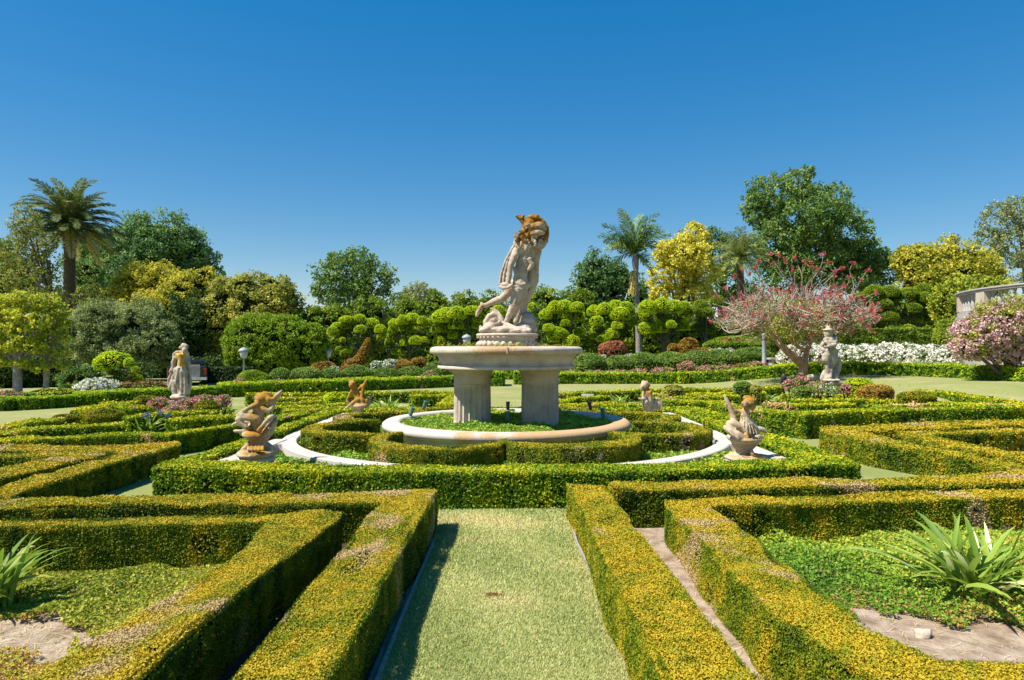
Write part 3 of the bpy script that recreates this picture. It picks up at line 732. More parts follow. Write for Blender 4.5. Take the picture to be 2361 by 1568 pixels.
# ---------------------------------------------------------------- far rows of the parterre
ROWS = [
 # left bed
 ([(-350, 1000), (0, 987), (80, 973), (138, 968)], .30, 'low yellow hedge stub along the left lawn edge'),
 ([(-350, 1012), (0, 1000), (78, 988), (156, 984), (285, 978)], .34, 'uneven low hedge in front of the left dome shrubs'),
 ([(395, 968), (463, 961), (552, 958)], .34, 'dark-faced hedge right of the blue-flowered strap plant'),
 ([(290, 962), (378, 954), (500, 948)], .26, 'thin hedge below the pink roses of the left statue'),
 ([(250, 930), (300, 941), (345, 938)], .30, 'dry brownish hedge end left of the pink roses'),
 ([(180, 948), (262, 931), (330, 925)], .30, 'hedge along the left lawn behind the dome shrubs'),
 # back left bed
 ([(568, 911), (700, 908), (860, 905), (1045, 904)], .26, 'long thin hedge closing the back left bed along the lawn'),
 ([(590, 922), (700, 918), (790, 915)], .22, 'short thin hedge behind the horn-blowing left cherub'),
 ([(600, 930), (680, 929), (742, 925)], .22, 'second thin hedge behind the horn-blowing left cherub'),
 ([(620, 938), (720, 938), (800, 932)], .22, 'third thin hedge stepping towards the small left cherub'),
 ([(655, 947), (760, 944), (862, 941)], .24, 'hedge passing behind the foot of the small back left cherub'),
 ([(950, 913), (1000, 911), (1046, 910)], .34, 'short dark-faced hedge right of the back left strap plant'),
 ([(1020, 935), (1035, 923), (1047, 913)], .30, 'bright hedge end beside the left column'),
 # back right bed
 ([(1288, 908), (1414, 903), (1560, 898), (1690, 898), (1800, 892)], .26, 'long thin hedge closing the back right bed along the lawn'),
 ([(1290, 925), (1320, 917), (1400, 914)], .30, 'hedge end at the right column before the strap plant'),
 ([(1480, 908), (1560, 911), (1650, 908), (1760, 905)], .22, 'thin hedge below the two dome shrubs of the back right bed'),
 ([(1500, 916), (1600, 918), (1700, 914)], .22, 'second thin hedge behind the back right cherub'),
 ([(1290, 936), (1380, 932), (1480, 933)], .26, 'low hedge left of the back right cherub behind the plaque'),
 # right bed
 ([(1760, 930), (1860, 934), (1965, 933)], .26, 'narrow hedge behind the large leafy hedge of the right bed'),
 ([(1790, 921), (1900, 923), (1990, 921)], .24, 'second narrow hedge of the right bed'),
 ([(1800, 912), (1900, 914), (2000, 912)], .24, 'narrow hedge below the right statue roses'),
 ([(2020, 936), (2090, 934), (2180, 933), (2361, 938), (2650, 955)], .30, 'hedge right of the small strap leaf tuft'),
 ([(2000, 922), (2100, 925), (2230, 931), (2361, 938), (2650, 958)], .24, 'thin hedge crossing the far right bed'),
 ([(1955, 886), (2050, 893), (2150, 904), (2260, 918), (2361, 931), (2650, 968)], .34, 'long hedge separating the right bed from the lawn'),
]
for pts, wd, lb in ROWS:
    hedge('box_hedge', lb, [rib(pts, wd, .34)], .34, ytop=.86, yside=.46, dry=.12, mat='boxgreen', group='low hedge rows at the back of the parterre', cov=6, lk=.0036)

# ---------------------------------------------------------------- border hedges beyond the lawn
def border(label, pts, h, wd, D, zf=True):
    """pts: (px, py of the base, D); the base follows the lawn"""
    c = [Q(a, 0, d)[:2] for a, d in pts]
    hedge('border_hedge', label, [ribbon(c, wd)], h, 0, ytop=.75, yside=.46, dry=.0, mat='border', group='clipped border hedges beyond the lawn', zfun=ground_z, wob=.02, cov=6, sat=.16)
border('clipped border hedge at the far left beside the lawn', [(-420, 17.8), (33, 18.7)], .33, .5, 0)
border('shaded border hedge between the far left piece and the white roses', [(37, 18.8), (110, 19.4), (181, 20.2)], .33, .6, 0)
border('border hedge in front of the white and red roses left of the statue', [(187, 20.2), (312, 22.0), (437, 23.2), (505, 23.8)], .36, .7, 0)
border('long border hedge below the row of clipped balls left of the fountain', [(508, 23.8), (676, 25.5), (860, 28.0), (1046, 30.5), (1118, 31.5)], .46, .7, 0)
border('long border hedge below the ball shrubs from the right column to the coral tree', [(1212, 33), (1290, 33), (1500, 33.3), (1680, 33), (1790, 32.6), (1885, 32)], .50, .8, 0)
border('curved border hedge in front of the white roses on the right', [(1890, 32), (2000, 30.5), (2100, 29), (2208, 27)], .50, .8, 0)
border('shaded border hedge below the pink blossom shrub', [(2212, 27), (2361, 24), (2700, 20)], .50, .9, 0)
border('small hedge at the end of the lawn axis between the columns', [(1120, 38), (1225, 38)], .55, .8, 0)
for k, (pxx, D, w2, lb) in enumerate([(1143, 31.5, 14, 'left'), (1203, 33, 14, 'right')]):
    c = Q(pxx, 0, D)
    hedge('border_hedge', 'squared hedge end %s of the gap in the border, seen between the columns' % lb, [poly_ccw([(c[0] - .35, D - .8), (c[0] + .35, D - .8), (c[0] + .35, D + .9), (c[0] - .35, D + .9)])], .62, 0, ytop=.75, yside=.45, dry=0, mat='border', cov=6, group='hedge ends of the lawn axis')

# ================================================================ paving strip, edging, curbs
for lb, pts in (('left', [(1000, 1255), (948, 1377), (921, 1445), (873, 1568), (780, 1800)]), ('right', [(1318, 1215), (1330, 1256), (1368, 1337), (1408, 1431), (1469, 1560), (1580, 1800)])):
    mb = MB(); c = np.array([P(*a) for a in pts])
    r = ribbon(c, .016); n = len(r)
    top = np.column_stack([r, np.full(n, .032)]); bot = np.column_stack([r, np.full(n, -.02)])
    mb.add(top, tess(r)); i = np.arange(n); mb.add(np.vstack([bot, top]), np.stack([i, (i + 1) % n, n + (i + 1) % n, n + i], -1))
    tag(mb.build('lawn_edging', [M['edging']], origin=(c[0][0], c[0][1], 0)), 'thin weathered strip edging the %s side of the lawn path' % lb, 'edging', 'edging strips of the path')

zc = .33
mb = MB()
prof = [(3.30, .05), (3.30, zc - .012), (3.315, zc), (3.51, zc), (3.525, zc - .012), (3.525, .05)]
lathe(mb, prof, (FC[0], FC[1], 0), 128, 0, False)
o = mb.build('stone_curb', [M['curb']], origin=(FC[0], FC[1], 0)); add_lichen(o, up=0.0)
tag(o, 'white circular stone curb around the scalloped hedge', 'curb')
for q, (sx, sy, lb) in enumerate([(-1, -1, 'horn-blowing front left'), (1, -1, 'front right'), (-1, 1, 'back left'), (1, 1, 'back right')]):
    mb = MB(); a, b = 3.52, 3.30
    for (x0, y0, x1, y1) in ((b, .95, a, a), (.95, b, b, a)):
        boxm(mb, (FC[0] + sx * (x0 + x1) / 2, FC[1] + sy * (y0 + y1) / 2, .02 + (zc + .004) / 2), (x1 - x0, y1 - y0, zc - .016), 0, 0, .012)
    for sw in (0, 1):          # stone fillet where the straight curb meets the round one
        t_ = np.linspace(.35, 1.42, 14); arc = np.column_stack([np.sqrt(3.50 ** 2 - t_ ** 2), t_])
        q_ = np.vstack([arc, [[b + .03, t_[-1]], [b + .03 if b + .03 > 0 else 0, t_[0]]]])
        q_[:, 0] = np.minimum(q_[:, 0], 3.49)
        if sw: q_ = q_[:, ::-1]
        q_ = poly_ccw(FC + q_ * np.array([sx, sy])); n_ = len(q_); i_ = np.arange(n_)
        tp_ = np.column_stack([q_, np.full(n_, zc + .0025)]); bt_ = np.column_stack([q_, np.full(n_, .05)])
        mb.add(tp_, tess(q_)); mb.add(np.vstack([bt_, tp_]), np.stack([i_, (i_ + 1) % n_, n_ + (i_ + 1) % n_, n_ + i_], -1))
    o = mb.build('stone_curb', [M['curb']], origin=(FC[0] + sx * 3.37, FC[1] + sy * 3.37, 0)); add_lichen(o)
    tag(o, 'white square corner curb boxing in the %s cherub' % lb, 'curb', 'corner curbs of the court')

# ================================================================ fountain
ft = thing('fountain', 'large round stone fountain basin on two fluted columns in the middle of the garden', 'fountain', (FC[0], FC[1], 0))
mb = MB()
lathe(mb, [(0, 1.60), (.9, 1.62), (1.05, 1.70), (1.10, 1.735), (1.17, 1.742), (1.22, 1.73), (1.25, 1.705), (1.255, 1.675), (1.252, 1.645), (1.235, 1.625), (1.19, 1.616)], (FC[0], FC[1], 0), 96)
o = mb.build('basin_rim', [M['stone']], ft); add_lichen(o, [(Q(1120, 812, 9.9), .32, .62), (Q(1215, 812, 9.9), .22, .6), (Q(1160, 812, 9.9), .2, .5)], base=.10, nz=.12)
mb = MB()
lathe(mb, [(1.19, 1.616), (1.15, 1.611), (1.15, 1.585), (1.125, 1.58), (1.115, 1.54), (1.09, 1.475), (1.08, 1.455), (1.09, 1.44), (1.125, 1.435), (1.135, 1.42), (1.135, 1.395), (1.12, 1.385), (0, 1.382)], (FC[0], FC[1], 0), 96, 0, False)
o = mb.build('basin_body', [M['stone']], ft); add_lichen(o)
for z0_, z1_, r_ in ((1.63, 1.735, 1.256), (1.40, 1.575, 1.128)):
    mb = MB(); boxm(mb, (FC[0] + .02, FC[1] - r_ + .012, (z0_ + z1_) / 2), (.022 if z0_ > 1.5 else .010, .03, z1_ - z0_), 0, 0, .004); o = mb.build('mortar_joint', [M['curb']], ft); add_lichen(o)
COLS = [-.655, .462]
for cx_ in COLS:
    mb = MB()
    NF = 20
    def flute(R, a, z):
        m = sstep((z - .45) / .03) * (1 - sstep((z - 1.075) / .03))
        c = np.abs(np.sin(NF / 2 * (a + .08)))
        return R - .052 * m * np.clip(c * 1.25, 0, 1) ** .8
    zz = [(.315, .36), (.315, .44), (.315, .48), (.314, .55), (.310, .8), (.306, 1.0), (.305, 1.06), (.305, 1.085), (.305, 1.11), (.305, 1.115)]
    lathe(mb, zz, (cx_, FC[1], 0), 160, 0, True, flute)
    o = mb.build('column', [M['stone']], ft); add_lichen(o, [((cx_, FC[1] - .3, .5), .2, .25)])
    mb = MB(); lathe(mb, [(.305, 1.115), (.318, 1.118), (.32, 1.13), (.305, 1.136), (.302, 1.265), (.305, 1.29), (.325, 1.298), (.33, 1.315), (.345, 1.335), (.385, 1.365), (.39, 1.384), (0, 1.384)], (cx_, FC[1], 0), 96, 0, False)
    o2 = mb.build('capital', [M['stone']], o); add_lichen(o2)

pl = thing('fountain_pool', 'low round stone pool rim planted with green ground cover under the basin', 'pool rim', (FC[0], FC[1], 0))
mb = MB()
lathe(mb, [(1.72, .30), (1.72, .50), (1.735, .535), (1.77, .552), (1.90, .556), (1.975, .545), (2.015, .515), (2.025, .478), (2.01, .440), (1.97, .415), (1.92, .405), (1.91, .395), (1.91, .02)], (FC[0], FC[1], 0), 128)
o = mb.build('rim', [M['curb']], pl)
add_lichen(o, [((-.66, 9.20, .52), .16, .8), ((-.30, 9.12, .52), .12, .7), ((1.2, 9.55, .52), .5, 1.0), ((.7, 9.25, .52), .42, .8), ((1.75, 10.4, .52), .5, .8), ((.2, 9.12, .52), .25, .5)], base=.14, nz=.06)
mb = MB(); lathe(mb, [(1.72, .44), (0, .44)], (FC[0], FC[1], 0), 64); mb.build('planting_soil', [M['soil']], pl)

def cover(name, pts, z, zh, dens_k, lk, mat='cover', fn=None, label=None, dryfn=None, lmin=.014, rag=.0, tone=.5):
    p = poly_ccw(pts); d = np.hypot(p[:, 0], p[:, 1]).min(); L0 = max(lk * d, lmin)
    s = sample_poly(p, dens_k / L0 ** 2)
    D = np.hypot(s[:, 0], s[:, 1]); L = np.maximum(lk * D, lmin)
    s3 = np.column_stack([s, np.zeros(len(s))])
    hgt = .55 + .25 * fnoise(s3, 3.5, 71) + .2 * fnoise(s3, 11, 72)
    keep = rng.random(len(s)) < (L0 / L) ** 2
    if rag: keep &= (fnoise(s3, 2.0, 73) + .6 * fnoise(s3, 8, 74) + rag) > 0
    if fn is not None: keep &= fn(s)
    s, L, hgt = s[keep], L[keep], np.clip(hgt[keep], .1, 1.2)
    zz = z + zh * hgt * rng.uniform(.25, 1, len(s)) ** .6
    Pt = np.column_stack([s, zz])
    dr = np.zeros(len(s)) if dryfn is None else dryfn(Pt)
    tn = np.clip(tone + .14 * fnoise(Pt, 2.2, 75) + rng.normal(0, .2, len(s)), 0, 1)
    mb = MB(); leaves(mb, Pt, np.tile([0, -.1, 1.], (len(Pt), 1)), L, .7, .6, tn, dr, 0)
    o = mb.build(name, [M[mat]], origin=(p[:, 0].mean(), p[:, 1].mean(), z))
    tag(o, label, 'ground cover', kind='stuff')
    return o
ang = np.linspace(0, 2 * math.pi, 49)[:-1]
def notcol(s):
    k = np.ones(len(s), bool)
    for c in COLS: k &= np.hypot(s[:, 0] - c, s[:, 1] - FC[1]) > .30
    return k
cover('ground_cover', FC + 1.71 * np.stack([np.cos(ang), np.sin(ang)], -1), .44, .13, 7, .0042, fn=notcol, label='low yellow-green ground cover inside the stone pool rim', tone=.62)

# beds next to the camera
def dryL(Pt):
    c = P(250, 1450)
    return (rng.random(len(Pt)) < .03 + .45 * np.clip(fnoise(Pt, 2.4, 81) - .7, 0, 1)) * 1.
lc = P(20, 1490)
cover('ground_cover', [P(*a)[:2] for a in [(-500, 1300), (600, 1300), (520, 1380), (380, 1480), (230, 1620), (-250, 2000), (-900, 1900)]], .004, .09, 7, .0050, mat='cover_yellow', label='leafy green ground cover inside the front left hedge corner', dryfn=dryL,
      fn=lambda s: (np.hypot((s[:, 0] - lc[0]) / 1.0, (s[:, 1] - lc[1]) / .55) + .12 * fnoise(np.column_stack([s, s[:, 0] * 0]), 6, 91) + .07 * fnoise(np.column_stack([s, s[:, 0] * 0]), 22, 93)) > .54, tone=.74)
def dryR(Pt):
    e = P(2150, 1400)
    near = sstep((4.75 - Pt[:, 1]) / .5)
    return (rng.random(len(Pt)) < .04 + .65 * near * np.clip(.6 + fnoise(Pt, 3, 82) * .5, 0, 1)) * rng.uniform(.5, 1, len(Pt))
cover('ground_cover', [P(*a)[:2] for a in [(1650, 1235), (2900, 1210), (3100, 1500), (2050, 1480), (1860, 1370)]], .004, .13, 7, .0048, label='leafy green ground cover round the big strap-leaved plant on the right', dryfn=dryR,
      fn=lambda s: (s[:, 1] + .14 * fnoise(np.column_stack([s, s[:, 0] * 0]), 5, 92) + .07 * fnoise(np.column_stack([s, s[:, 0] * 0]), 20, 94)) > 4.22, tone=.52)
cover('ground_cover', [(-3.3, 7.9), (3.3, 8.1), (3.3, 14.3), (-3.3, 14.3)], .205, .09, 4, .005, label='green ground cover between the curbs and hedges of the court', tone=.5)
# mown grass on the path: short blades
def grass(name, poly, dens, lab, lk=.0052):
    p = poly_ccw(poly); s = sample_poly(p, dens)
    D = np.hypot(s[:, 0], s[:, 1]); d0 = max(1.6, D.min())
    keep = rng.random(len(s)) < (d0 / np.maximum(D, d0)) ** 2; s = s[keep]; D = D[keep]
    n = len(s); h = np.clip(lk * D, .014, .05) * rng.uniform(.6, 1.3, n); wd = h * .22
    a = rng.uniform(0, 6.283, n); lean = rng.uniform(.2, 1.5, n)
    dx = np.stack([np.cos(a), np.sin(a), np.zeros(n)], -1); sd = np.stack([-np.sin(a), np.cos(a), np.zeros(n)], -1)
    b0 = np.column_stack([s, np.zeros(n)])
    tip = b0 + dx * (h * lean * .7)[:, None] + np.array([0, 0, 1]) * (h / (1 + .5 * lean))[:, None]
    V = np.stack([b0 - sd * wd[:, None], b0 + sd * wd[:, None], tip], 1)
    q = fnoise(b0, 1.2, 61) * .5 + fnoise(b0, 4.5, 62) * .5
    edge = np.clip(np.abs(s[:, 0] + .02) - .45, 0, .3) / .3 * (s[:, 0] > 0)
    dr = np.clip((q - .45) * .5, 0, .6) + .6 * edge * (rng.random(n) < .7)
    tn = np.clip(.5 + .12 * fnoise(b0, 3, 63) + rng.normal(0, .22, n), 0, 1)
    mb = MB(); mb.add(V.reshape(-1, 3), np.arange(3 * n).reshape(n, 3), tn, np.clip(dr + (rng.random(n) < .1) * .7, 0, 1))
    return tag(mb.build(name, [M['blade']], origin=(p[:, 0].mean(), p[:, 1].mean(), 0)), lab, 'grass', kind='stuff')
grass('grass', [P(*a)[:2] for a in [(1010, 1180), (1312, 1176), (1330, 1256), (1368, 1337), (1469, 1560), (1640, 1950), (720, 1950), (873, 1568), (948, 1377), (1000, 1250)]], 150000, 'short mown grass of the lawn path')
mb = MB(); c = P(1133, 1376)
Pt = c + np.column_stack([rng.normal(0, .035, 160), rng.normal(0, .025, 160), rng.uniform(.004, .02, 160)])
leaves(mb, Pt, np.tile([0, 0, 1.], (160, 1)), .022, .35, .4, rng.uniform(0, .4, 160), 0, 0)
tag(mb.build('leaf_litter', [M['bronze']], origin=c), 'small brown tuft of dead leaves on the lawn path', 'leaf litter')

def litter(label, poly, n, fn=None):
    s = sample_poly(poly_ccw(poly), n)
    if fn is not None: s = s[fn(s)]
    m = len(s); mb = MB(); Pt = np.column_stack([s, rng.uniform(.006, .016, m)])
    a = rng.uniform(0, 6.283, m); ln = rng.uniform(.012, .05, m); d = np.stack([np.cos(a), np.sin(a), rng.normal(0, .12, m)], -1); w_ = np.stack([-np.sin(a), np.cos(a), np.zeros(m)], -1) * .0011
    V = np.stack([Pt - d * ln[:, None] - w_, Pt - d * ln[:, None] + w_, Pt + d * ln[:, None] + w_, Pt + d * ln[:, None] - w_], 1)
    mb.add(V.reshape(-1, 3), np.arange(4 * m).reshape(m, 4), rng.random(m), (rng.random(m) < .75) * 1., 0)
    k = m // 4; V0, T0 = ico(1)
    for c in np.column_stack([s[:k], np.full(k, .004)]):
        r = rng.uniform(.003, .011); mb.add(V0 * r * np.array([1, 1, .7]) * rng.uniform(.7, 1.2, (len(V0), 1)) + c, T0, .5, 0, 1)
    tag(mb.build('soil_litter', [M['blade'], M['soil']], origin=(s[:, 0].mean(), s[:, 1].mean(), 0)), label, 'litter', kind='stuff')
litter('dry straw and clods strewn over the bare soil at the lower left corner', [P(*a)[:2] for a in [(-500, 1340), (180, 1400), (230, 1560), (0, 1750), (-400, 1750)]], 700)
litter('clods and straw on the sandy soil round the pale rock', [P(*a)[:2] for a in [(1950, 1400), (2700, 1390), (2700, 1540), (2150, 1530)]], 260)
litter('clods on the narrow sandy strip between the two right hedges', [P(*a)[:2] for a in [(1475, 1225), (1525, 1225), (1800, 1600), (1760, 1640)]], 260)
# strap plants
q = P(2245, 1385); strap_plant('strap_plant', 'large light green strap-leaved plant growing in the front right bed', q[0], q[1], 0, .62, .70, 96, .046, dryf=.08, seed=5)
q = P(-25, 1405); strap_plant('strap_plant', 'strap-leaved plant at the left edge beside straw-covered soil', q[0], q[1], 0, .60, .50, 60, .044, seed=6)
for (a, b, h, s, n, lb, fl, sd) in [
    (337, 992, .42, .62, 46, 'strap-leaved plant with a few blue flowers in the left bed', 'blue_petal', 11),
    (526, 951, .42, .50, 36, 'strap-leaved plant just left of the horn-blowing cherub below pink roses', None, 12),
    (893, 948, .52, .72, 60, 'bushy strap-leaved plant between the small left cherub and the left column', None, 13),
    (1430, 930, .42, .65, 54, 'strap-leaved plant left of the back right cherub', None, 14),
    (1770, 922, .42, .55, 36, 'pale strap-leaved plant behind the head of the front right cherub', None, 15),
    (1985, 946, .36, .35, 14, 'sparse tuft of strap leaves behind the right wedge hedge', None, 16)]:
    q = P(a, b + 6); strap_plant('strap_plant', lb, q[0], q[1], 0, h, s, n, .055, 'strap-leaved plants of the back beds', .05, fl, sd)

# rocks
def rock(label, c, r, seed):
    mb = MB(); ellipsoid(mb, (c[0], c[1], c[2] + r[2] * .4), r, 3, 0, .5, .13, seed)
    tag(mb.build('rock', [M['rock']], origin=c), label, 'rock')
rock('pale tan rock lying on the sandy soil of the front right bed', P(2128, 1470), (.062, .042, .034), 3)
rock('pinkish stone in the far right bed near the lawn', P(2224, 932), (.16, .12, .14), 4)
rock('brownish stone right of the pinkish one in the far right bed', P(2263, 935), (.20, .12, .08), 5)
q = P(1355, 937); mb = MB(); boxm(mb, (q[0], q[1], .30), (.36, .03, .13), 0, 0, .008); boxm(mb, (q[0], q[1] + .03, .14), (.04, .03, .28), 0, 0, .004)
tag(mb.build('plaque', [M['plaque']], origin=(q[0], q[1], 0)), 'small blank pale plaque on a stake left of the back right cherub', 'plaque')

# pool spotlights
for (a, b, tl, lb) in [(945, 970, .35, 'green spotlight leaning at the left end of the pool'), (976, 952, .35, 'second green spotlight from the left, behind the left end of the pool'), (1170, 983, 0, 'green spotlight at the front middle of the pool'),
                       (1391, 974, -.1, 'green spotlight at the right end of the pool'), (1362, 955, -.2, 'dark spotlight in the shade right of the right column'), (1171, 955, 0, 'dark spotlight at the back between the columns')]:
    q = P(a, b, .46); t = thing('spotlight', lb, 'spotlight', (q[0], q[1], .44), 'garden spotlights inside the pool')
    mb = MB(); ax = np.array([math.sin(tl), 0, math.cos(tl)]); s = q + np.array([0, 0, .08])
    tube(mb, [s, s + ax * .02, s + ax * .03, s + ax * .13, s + ax * .14, s + ax * .16], [.026, .032, .036, .036, .042, .042], 16)
    mb.build('housing', [M['verdigris' if 'green' in lb else 'black']], t)  # housings in shade are coloured black in place of green
    mb = MB(); tube(mb, [q - np.array([0, 0, .05]), s + ax * .03], .008, 8); mb.build('stake', [M['black']], t)

# ================================================================ statues
def stat(fn, D):
    """fn maps zoomed-photo coordinates to photo pixels; figure stands at distance D"""
    k = D / F
    def pt(x, y, dy=0.): return Q(*fn(x, y), D + dy)
    return pt
# main statue ------------------------------------------------------
Ds = 11.1; ks = Ds / F
def S(x, y, dy=0.): return Q(x, y, Ds + dy)
def ch(*a, flat=1.0): return ('c', [(S(p[0], p[1], p[3] if len(p) > 3 else 0.), p[2] * ks) for p in a], flat)
st = thing('statue', 'tall marble statue of two entwined figures, orange with lichen, on the fountain basin', 'statue', (FC[0], FC[1], 1.62))
pr = [
 ch((1200, 652, 18, -.05), (1199, 638, 17, -.05), (1201, 620, 16.5, -.05), (1207, 600, 18, -.03), (1214, 582, 20), (1218, 564, 20), flat=.85),
 ch((1219, 562, 19), (1219, 548, 14), (1219, 534, 12)),
 ch((1220, 531, 12, -.05), (1219, 523, 13, -.05), (1221, 516, 12, -.04)),                           # head
 ch((1214, 527, 4, -.15), (1212, 531, 3.5, -.14)), ch((1212, 521, 3, -.14), (1218, 518, 3, -.15)),  # nose and brow
 ch((1214, 508, 6), (1224, 503, 8), (1236, 503, 7.5), (1246, 507, 6), (1252, 514, 5)), ch((1216, 503, 5), (1228, 499, 5.5), (1240, 500, 4.5)), ch((1226, 509, 7), (1232, 511, 6)),
 ch((1210, 523, 6), (1206, 514, 5), (1202, 506, 5.5)), ch((1202, 505, 6), (1196, 501, 4.5), (1190, 498, 2.4)), ch((1204, 503, 4), (1208, 497, 2.6)), ch((1199, 501, 4), (1198, 496, 2.3)),
 ('e', S(1240, 532, .0), (19 * ks, .14, 18 * ks)), ch((1231, 524, 10, -.10), (1244, 521, 11, -.11), (1253, 526, 9, -.08)), ch((1228, 540, 7, -.13), (1242, 536, 7, -.14), (1252, 536, 6, -.12)),
 ch((1252, 514, 7), (1258, 526, 8), (1260, 542, 6.5), (1258, 556, 7), (1248, 566, 9)), ch((1242, 558, 13), (1238, 570, 13)),
 ch((1190, 580, 9, -.12), (1187, 590, 9.5, -.15), (1180, 606, 7.6, -.16), (1176, 614, 6.6, -.17), (1175, 630, 6.2, -.17), (1173, 645, 5.2, -.18), (1171, 653, 6, -.18)),
 ch((1208, 572, 13, -.05), (1194, 577, 9.5, -.10)),
 ('e', S(1167, 658, -.17), (16 * ks, 9 * ks, 7 * ks), .12),
 ch((1153, 662, 3.6, -.2), (1160, 665, 4, -.22), (1170, 664, 4, -.22), (1179, 658, 3.6, -.22)),
 ch((1180, 662, 8), (1194, 667, 9, -.03), (1208, 664, 9, -.04), (1218, 655, 7), flat=.8), ch((1188, 652, 3.4, -.16), (1200, 658, 3.6, -.17), (1210, 654, 3, -.15)), ch((1186, 659, 3, -.17), (1202, 667, 3, -.17)), ch((1186, 618, 3.4, -.14), (1189, 632, 4.2, -.15), (1186, 646, 3.4, -.15)),
 ch((1197, 655, 16.5, -.07), (1193, 674, 14.5, -.10), (1188, 690, 12, -.12), (1186, 703, 10.5, -.13), (1180, 716, 9, -.11), (1172, 731, 7, -.09), (1167, 743, 6, -.08)),
 ch((1166, 748, 7, -.08), (1176, 753, 6.5, -.15), (1190, 758, 5, -.21)), ch((1160, 746, 6, -.06), (1166, 752, 6, -.08)),
 ch((1186, 656, 14, .04), (1174, 670, 11.5, .05), (1165, 682, 9.5, .06), (1158, 688, 8.8, .07), (1148, 692, 8.2, .07), (1136, 697, 7.6, .07), (1122, 703, 6, .07), (1111, 706, 5.4, .07)),
 ch((1110, 707, 6, .07), (1104, 717, 5.6, .06), (1099, 728, 3.4, .05)), ch((1112, 703, 5, .07), (1109, 699, 3.2, .07)),
 # second figure behind, leaning back
 ch((1240, 566, 11, .06), (1238, 582, 11.5, .07), (1233, 600, 11.5, .09), (1230, 620, 13.5, .11), (1228, 644, 15, .13), (1220, 672, 13, .13), (1211, 690, 11, .13), (1208, 705, 10, .13), (1206, 720, 11, .12), (1207, 735, 13, .12), (1211, 748, 16, .10)),
 ch((1222, 598, 5.5, -.13), (1227, 610, 6, -.12), (1219, 622, 4, -.13)), ch((1236, 614, 3.5, -.03), (1240, 622, 3, -.02)),
 ch((1217, 655, 4, -.09), (1209, 682, 3.4, -.08), (1198, 706, 3.4, -.08), (1186, 730, 3.4, -.06)), ch((1212, 672, 5, .02), (1204, 700, 5, .03), (1196, 724, 5.5, .04), (1190, 742, 7, .05)),
]
for k_ in range(6):
    o_ = k_ * 3.9; dz = .10 if k_ % 2 else .055
    pr.append(ch((1184 + o_ * .25, 568 + o_ * .5, 3.0, dz), (1165 + o_ * .75, 602, 3.0, dz), (1155 + o_ * .95, 632, 2.9, dz - .02), (1152 + o_ * 1.0, 655 + (k_ % 2) * 6, 2.7, dz - .04)))
rs = np.random.default_rng(4)
for k_ in range(85):          # curls of beard and hair
    a = rs.uniform(0, 1); yy = 530 + 40 * rs.random(); xx = 1187 + (1236 - 1187) * rs.random() + (yy - 550) * -.12
    if (xx - 1212) ** 2 / 26 ** 2 + (yy - 548) ** 2 / 22 ** 2 < 1:
        w1, dq = rs.uniform(-5, 5), -.10 - .06 * rs.random(); pr.append(ch((xx, yy, rs.uniform(2.4, 3.8), dq), (xx + w1, yy + rs.uniform(3, 6), rs.uniform(2.2, 3.2), dq - .015), (xx - w1 * .4, yy + rs.uniform(7, 12), rs.uniform(1.6, 2.4), dq)))
pr += [ch((1212, 540, 16), (1210, 555, 17), (1206, 564, 14), flat=.8), ch((1194, 553, 9), (1191, 563, 8), (1195, 570, 6))]
for k_ in range(10):
    xx = 1190 + k_ * 3.2; pr.append(ch((xx, 568 + 3 * math.sin(k_ * 1.7), 3.0, -.15), (xx + 3, 571 + 3 * math.sin(k_ * 1.7 + 1), 3.0, -.15)))
o = sculpt('figure', pr, .0085, 'statue', st, [(S(1206, 545, -.1), .22, .62), (S(1236, 510), .25, .78), (S(1218, 524, -.1), .06, -.5), (S(1260, 540), .14, .6), (S(1198, 503), .12, .9), (S(1160, 615), .14, .22), (S(1168, 662, -.15), .10, .42), (S(1132, 703), .14, .40), (S(1110, 709), .08, .45)], 1, .003, lich_up=.10)
pr = [('e', S(1170, 760, 0), (56 * ks, .34, 8 * ks)), ('e', S(1210, 755, .06), (24 * ks, .20, 14 * ks)), ('e', S(1130, 756, -.05), (17 * ks, .2, 12 * ks)), ('e', S(1215, 742, .1), (20 * ks, .18, 24 * ks)),
      ch((1121, 755, 8, .05), (1120, 742, 7, .05), (1128, 729, 7, .05), (1140, 722, 6, .05), (1152, 730, 6, .03), (1157, 743, 7, 0)), ch((1133, 711, 4, .06), (1146, 720, 5, .05), (1156, 735, 4.5, .03)),
      ('e', S(1136, 741, .05), (15 * ks, .05, 13 * ks)), ch((1130, 745, 5, -.12), (1142, 750, 5, -.14), (1152, 742, 5, -.12)), ch((1140, 714, 3, .05), (1150, 722, 3.4, .03), (1160, 736, 3.4, .0)),
      ch((1152, 752, 9, -.05), (1175, 760, 9, -.12), (1205, 764, 9, -.16)), ch((1233, 760, 7, -.03), (1231, 748, 5.5, -.03), (1228, 738, 5, -.02)), ch((1110, 762, 6, 0), (1108, 753, 4, 0))]
for k_ in range(9): pr.append(('e', S(1115 + 13 * k_, 763 + rs.uniform(-2, 3), -.22 + rs.uniform(-.05, .1)), (rs.uniform(8, 13) * ks, .12, rs.uniform(5, 9) * ks)))
sculpt('rock_base', pr, .012, 'statue', st, [(S(1140, 745, -.1), .09, .5), (S(1130, 760, -.2), .12, .2)], 3, .004, lich_up=.05)
mb = MB(); c0 = (FC[0] + .01, FC[1], 0)
lathe(mb, [(.47, 1.62), (.47, 1.82), (.462, 1.835), (.462, 1.875), (.485, 1.888), (.49, 1.905), (.505, 1.912), (.512, 1.93), (.505, 1.948), (.49, 1.955), (0, 1.96)], c0, 96, 0, False)
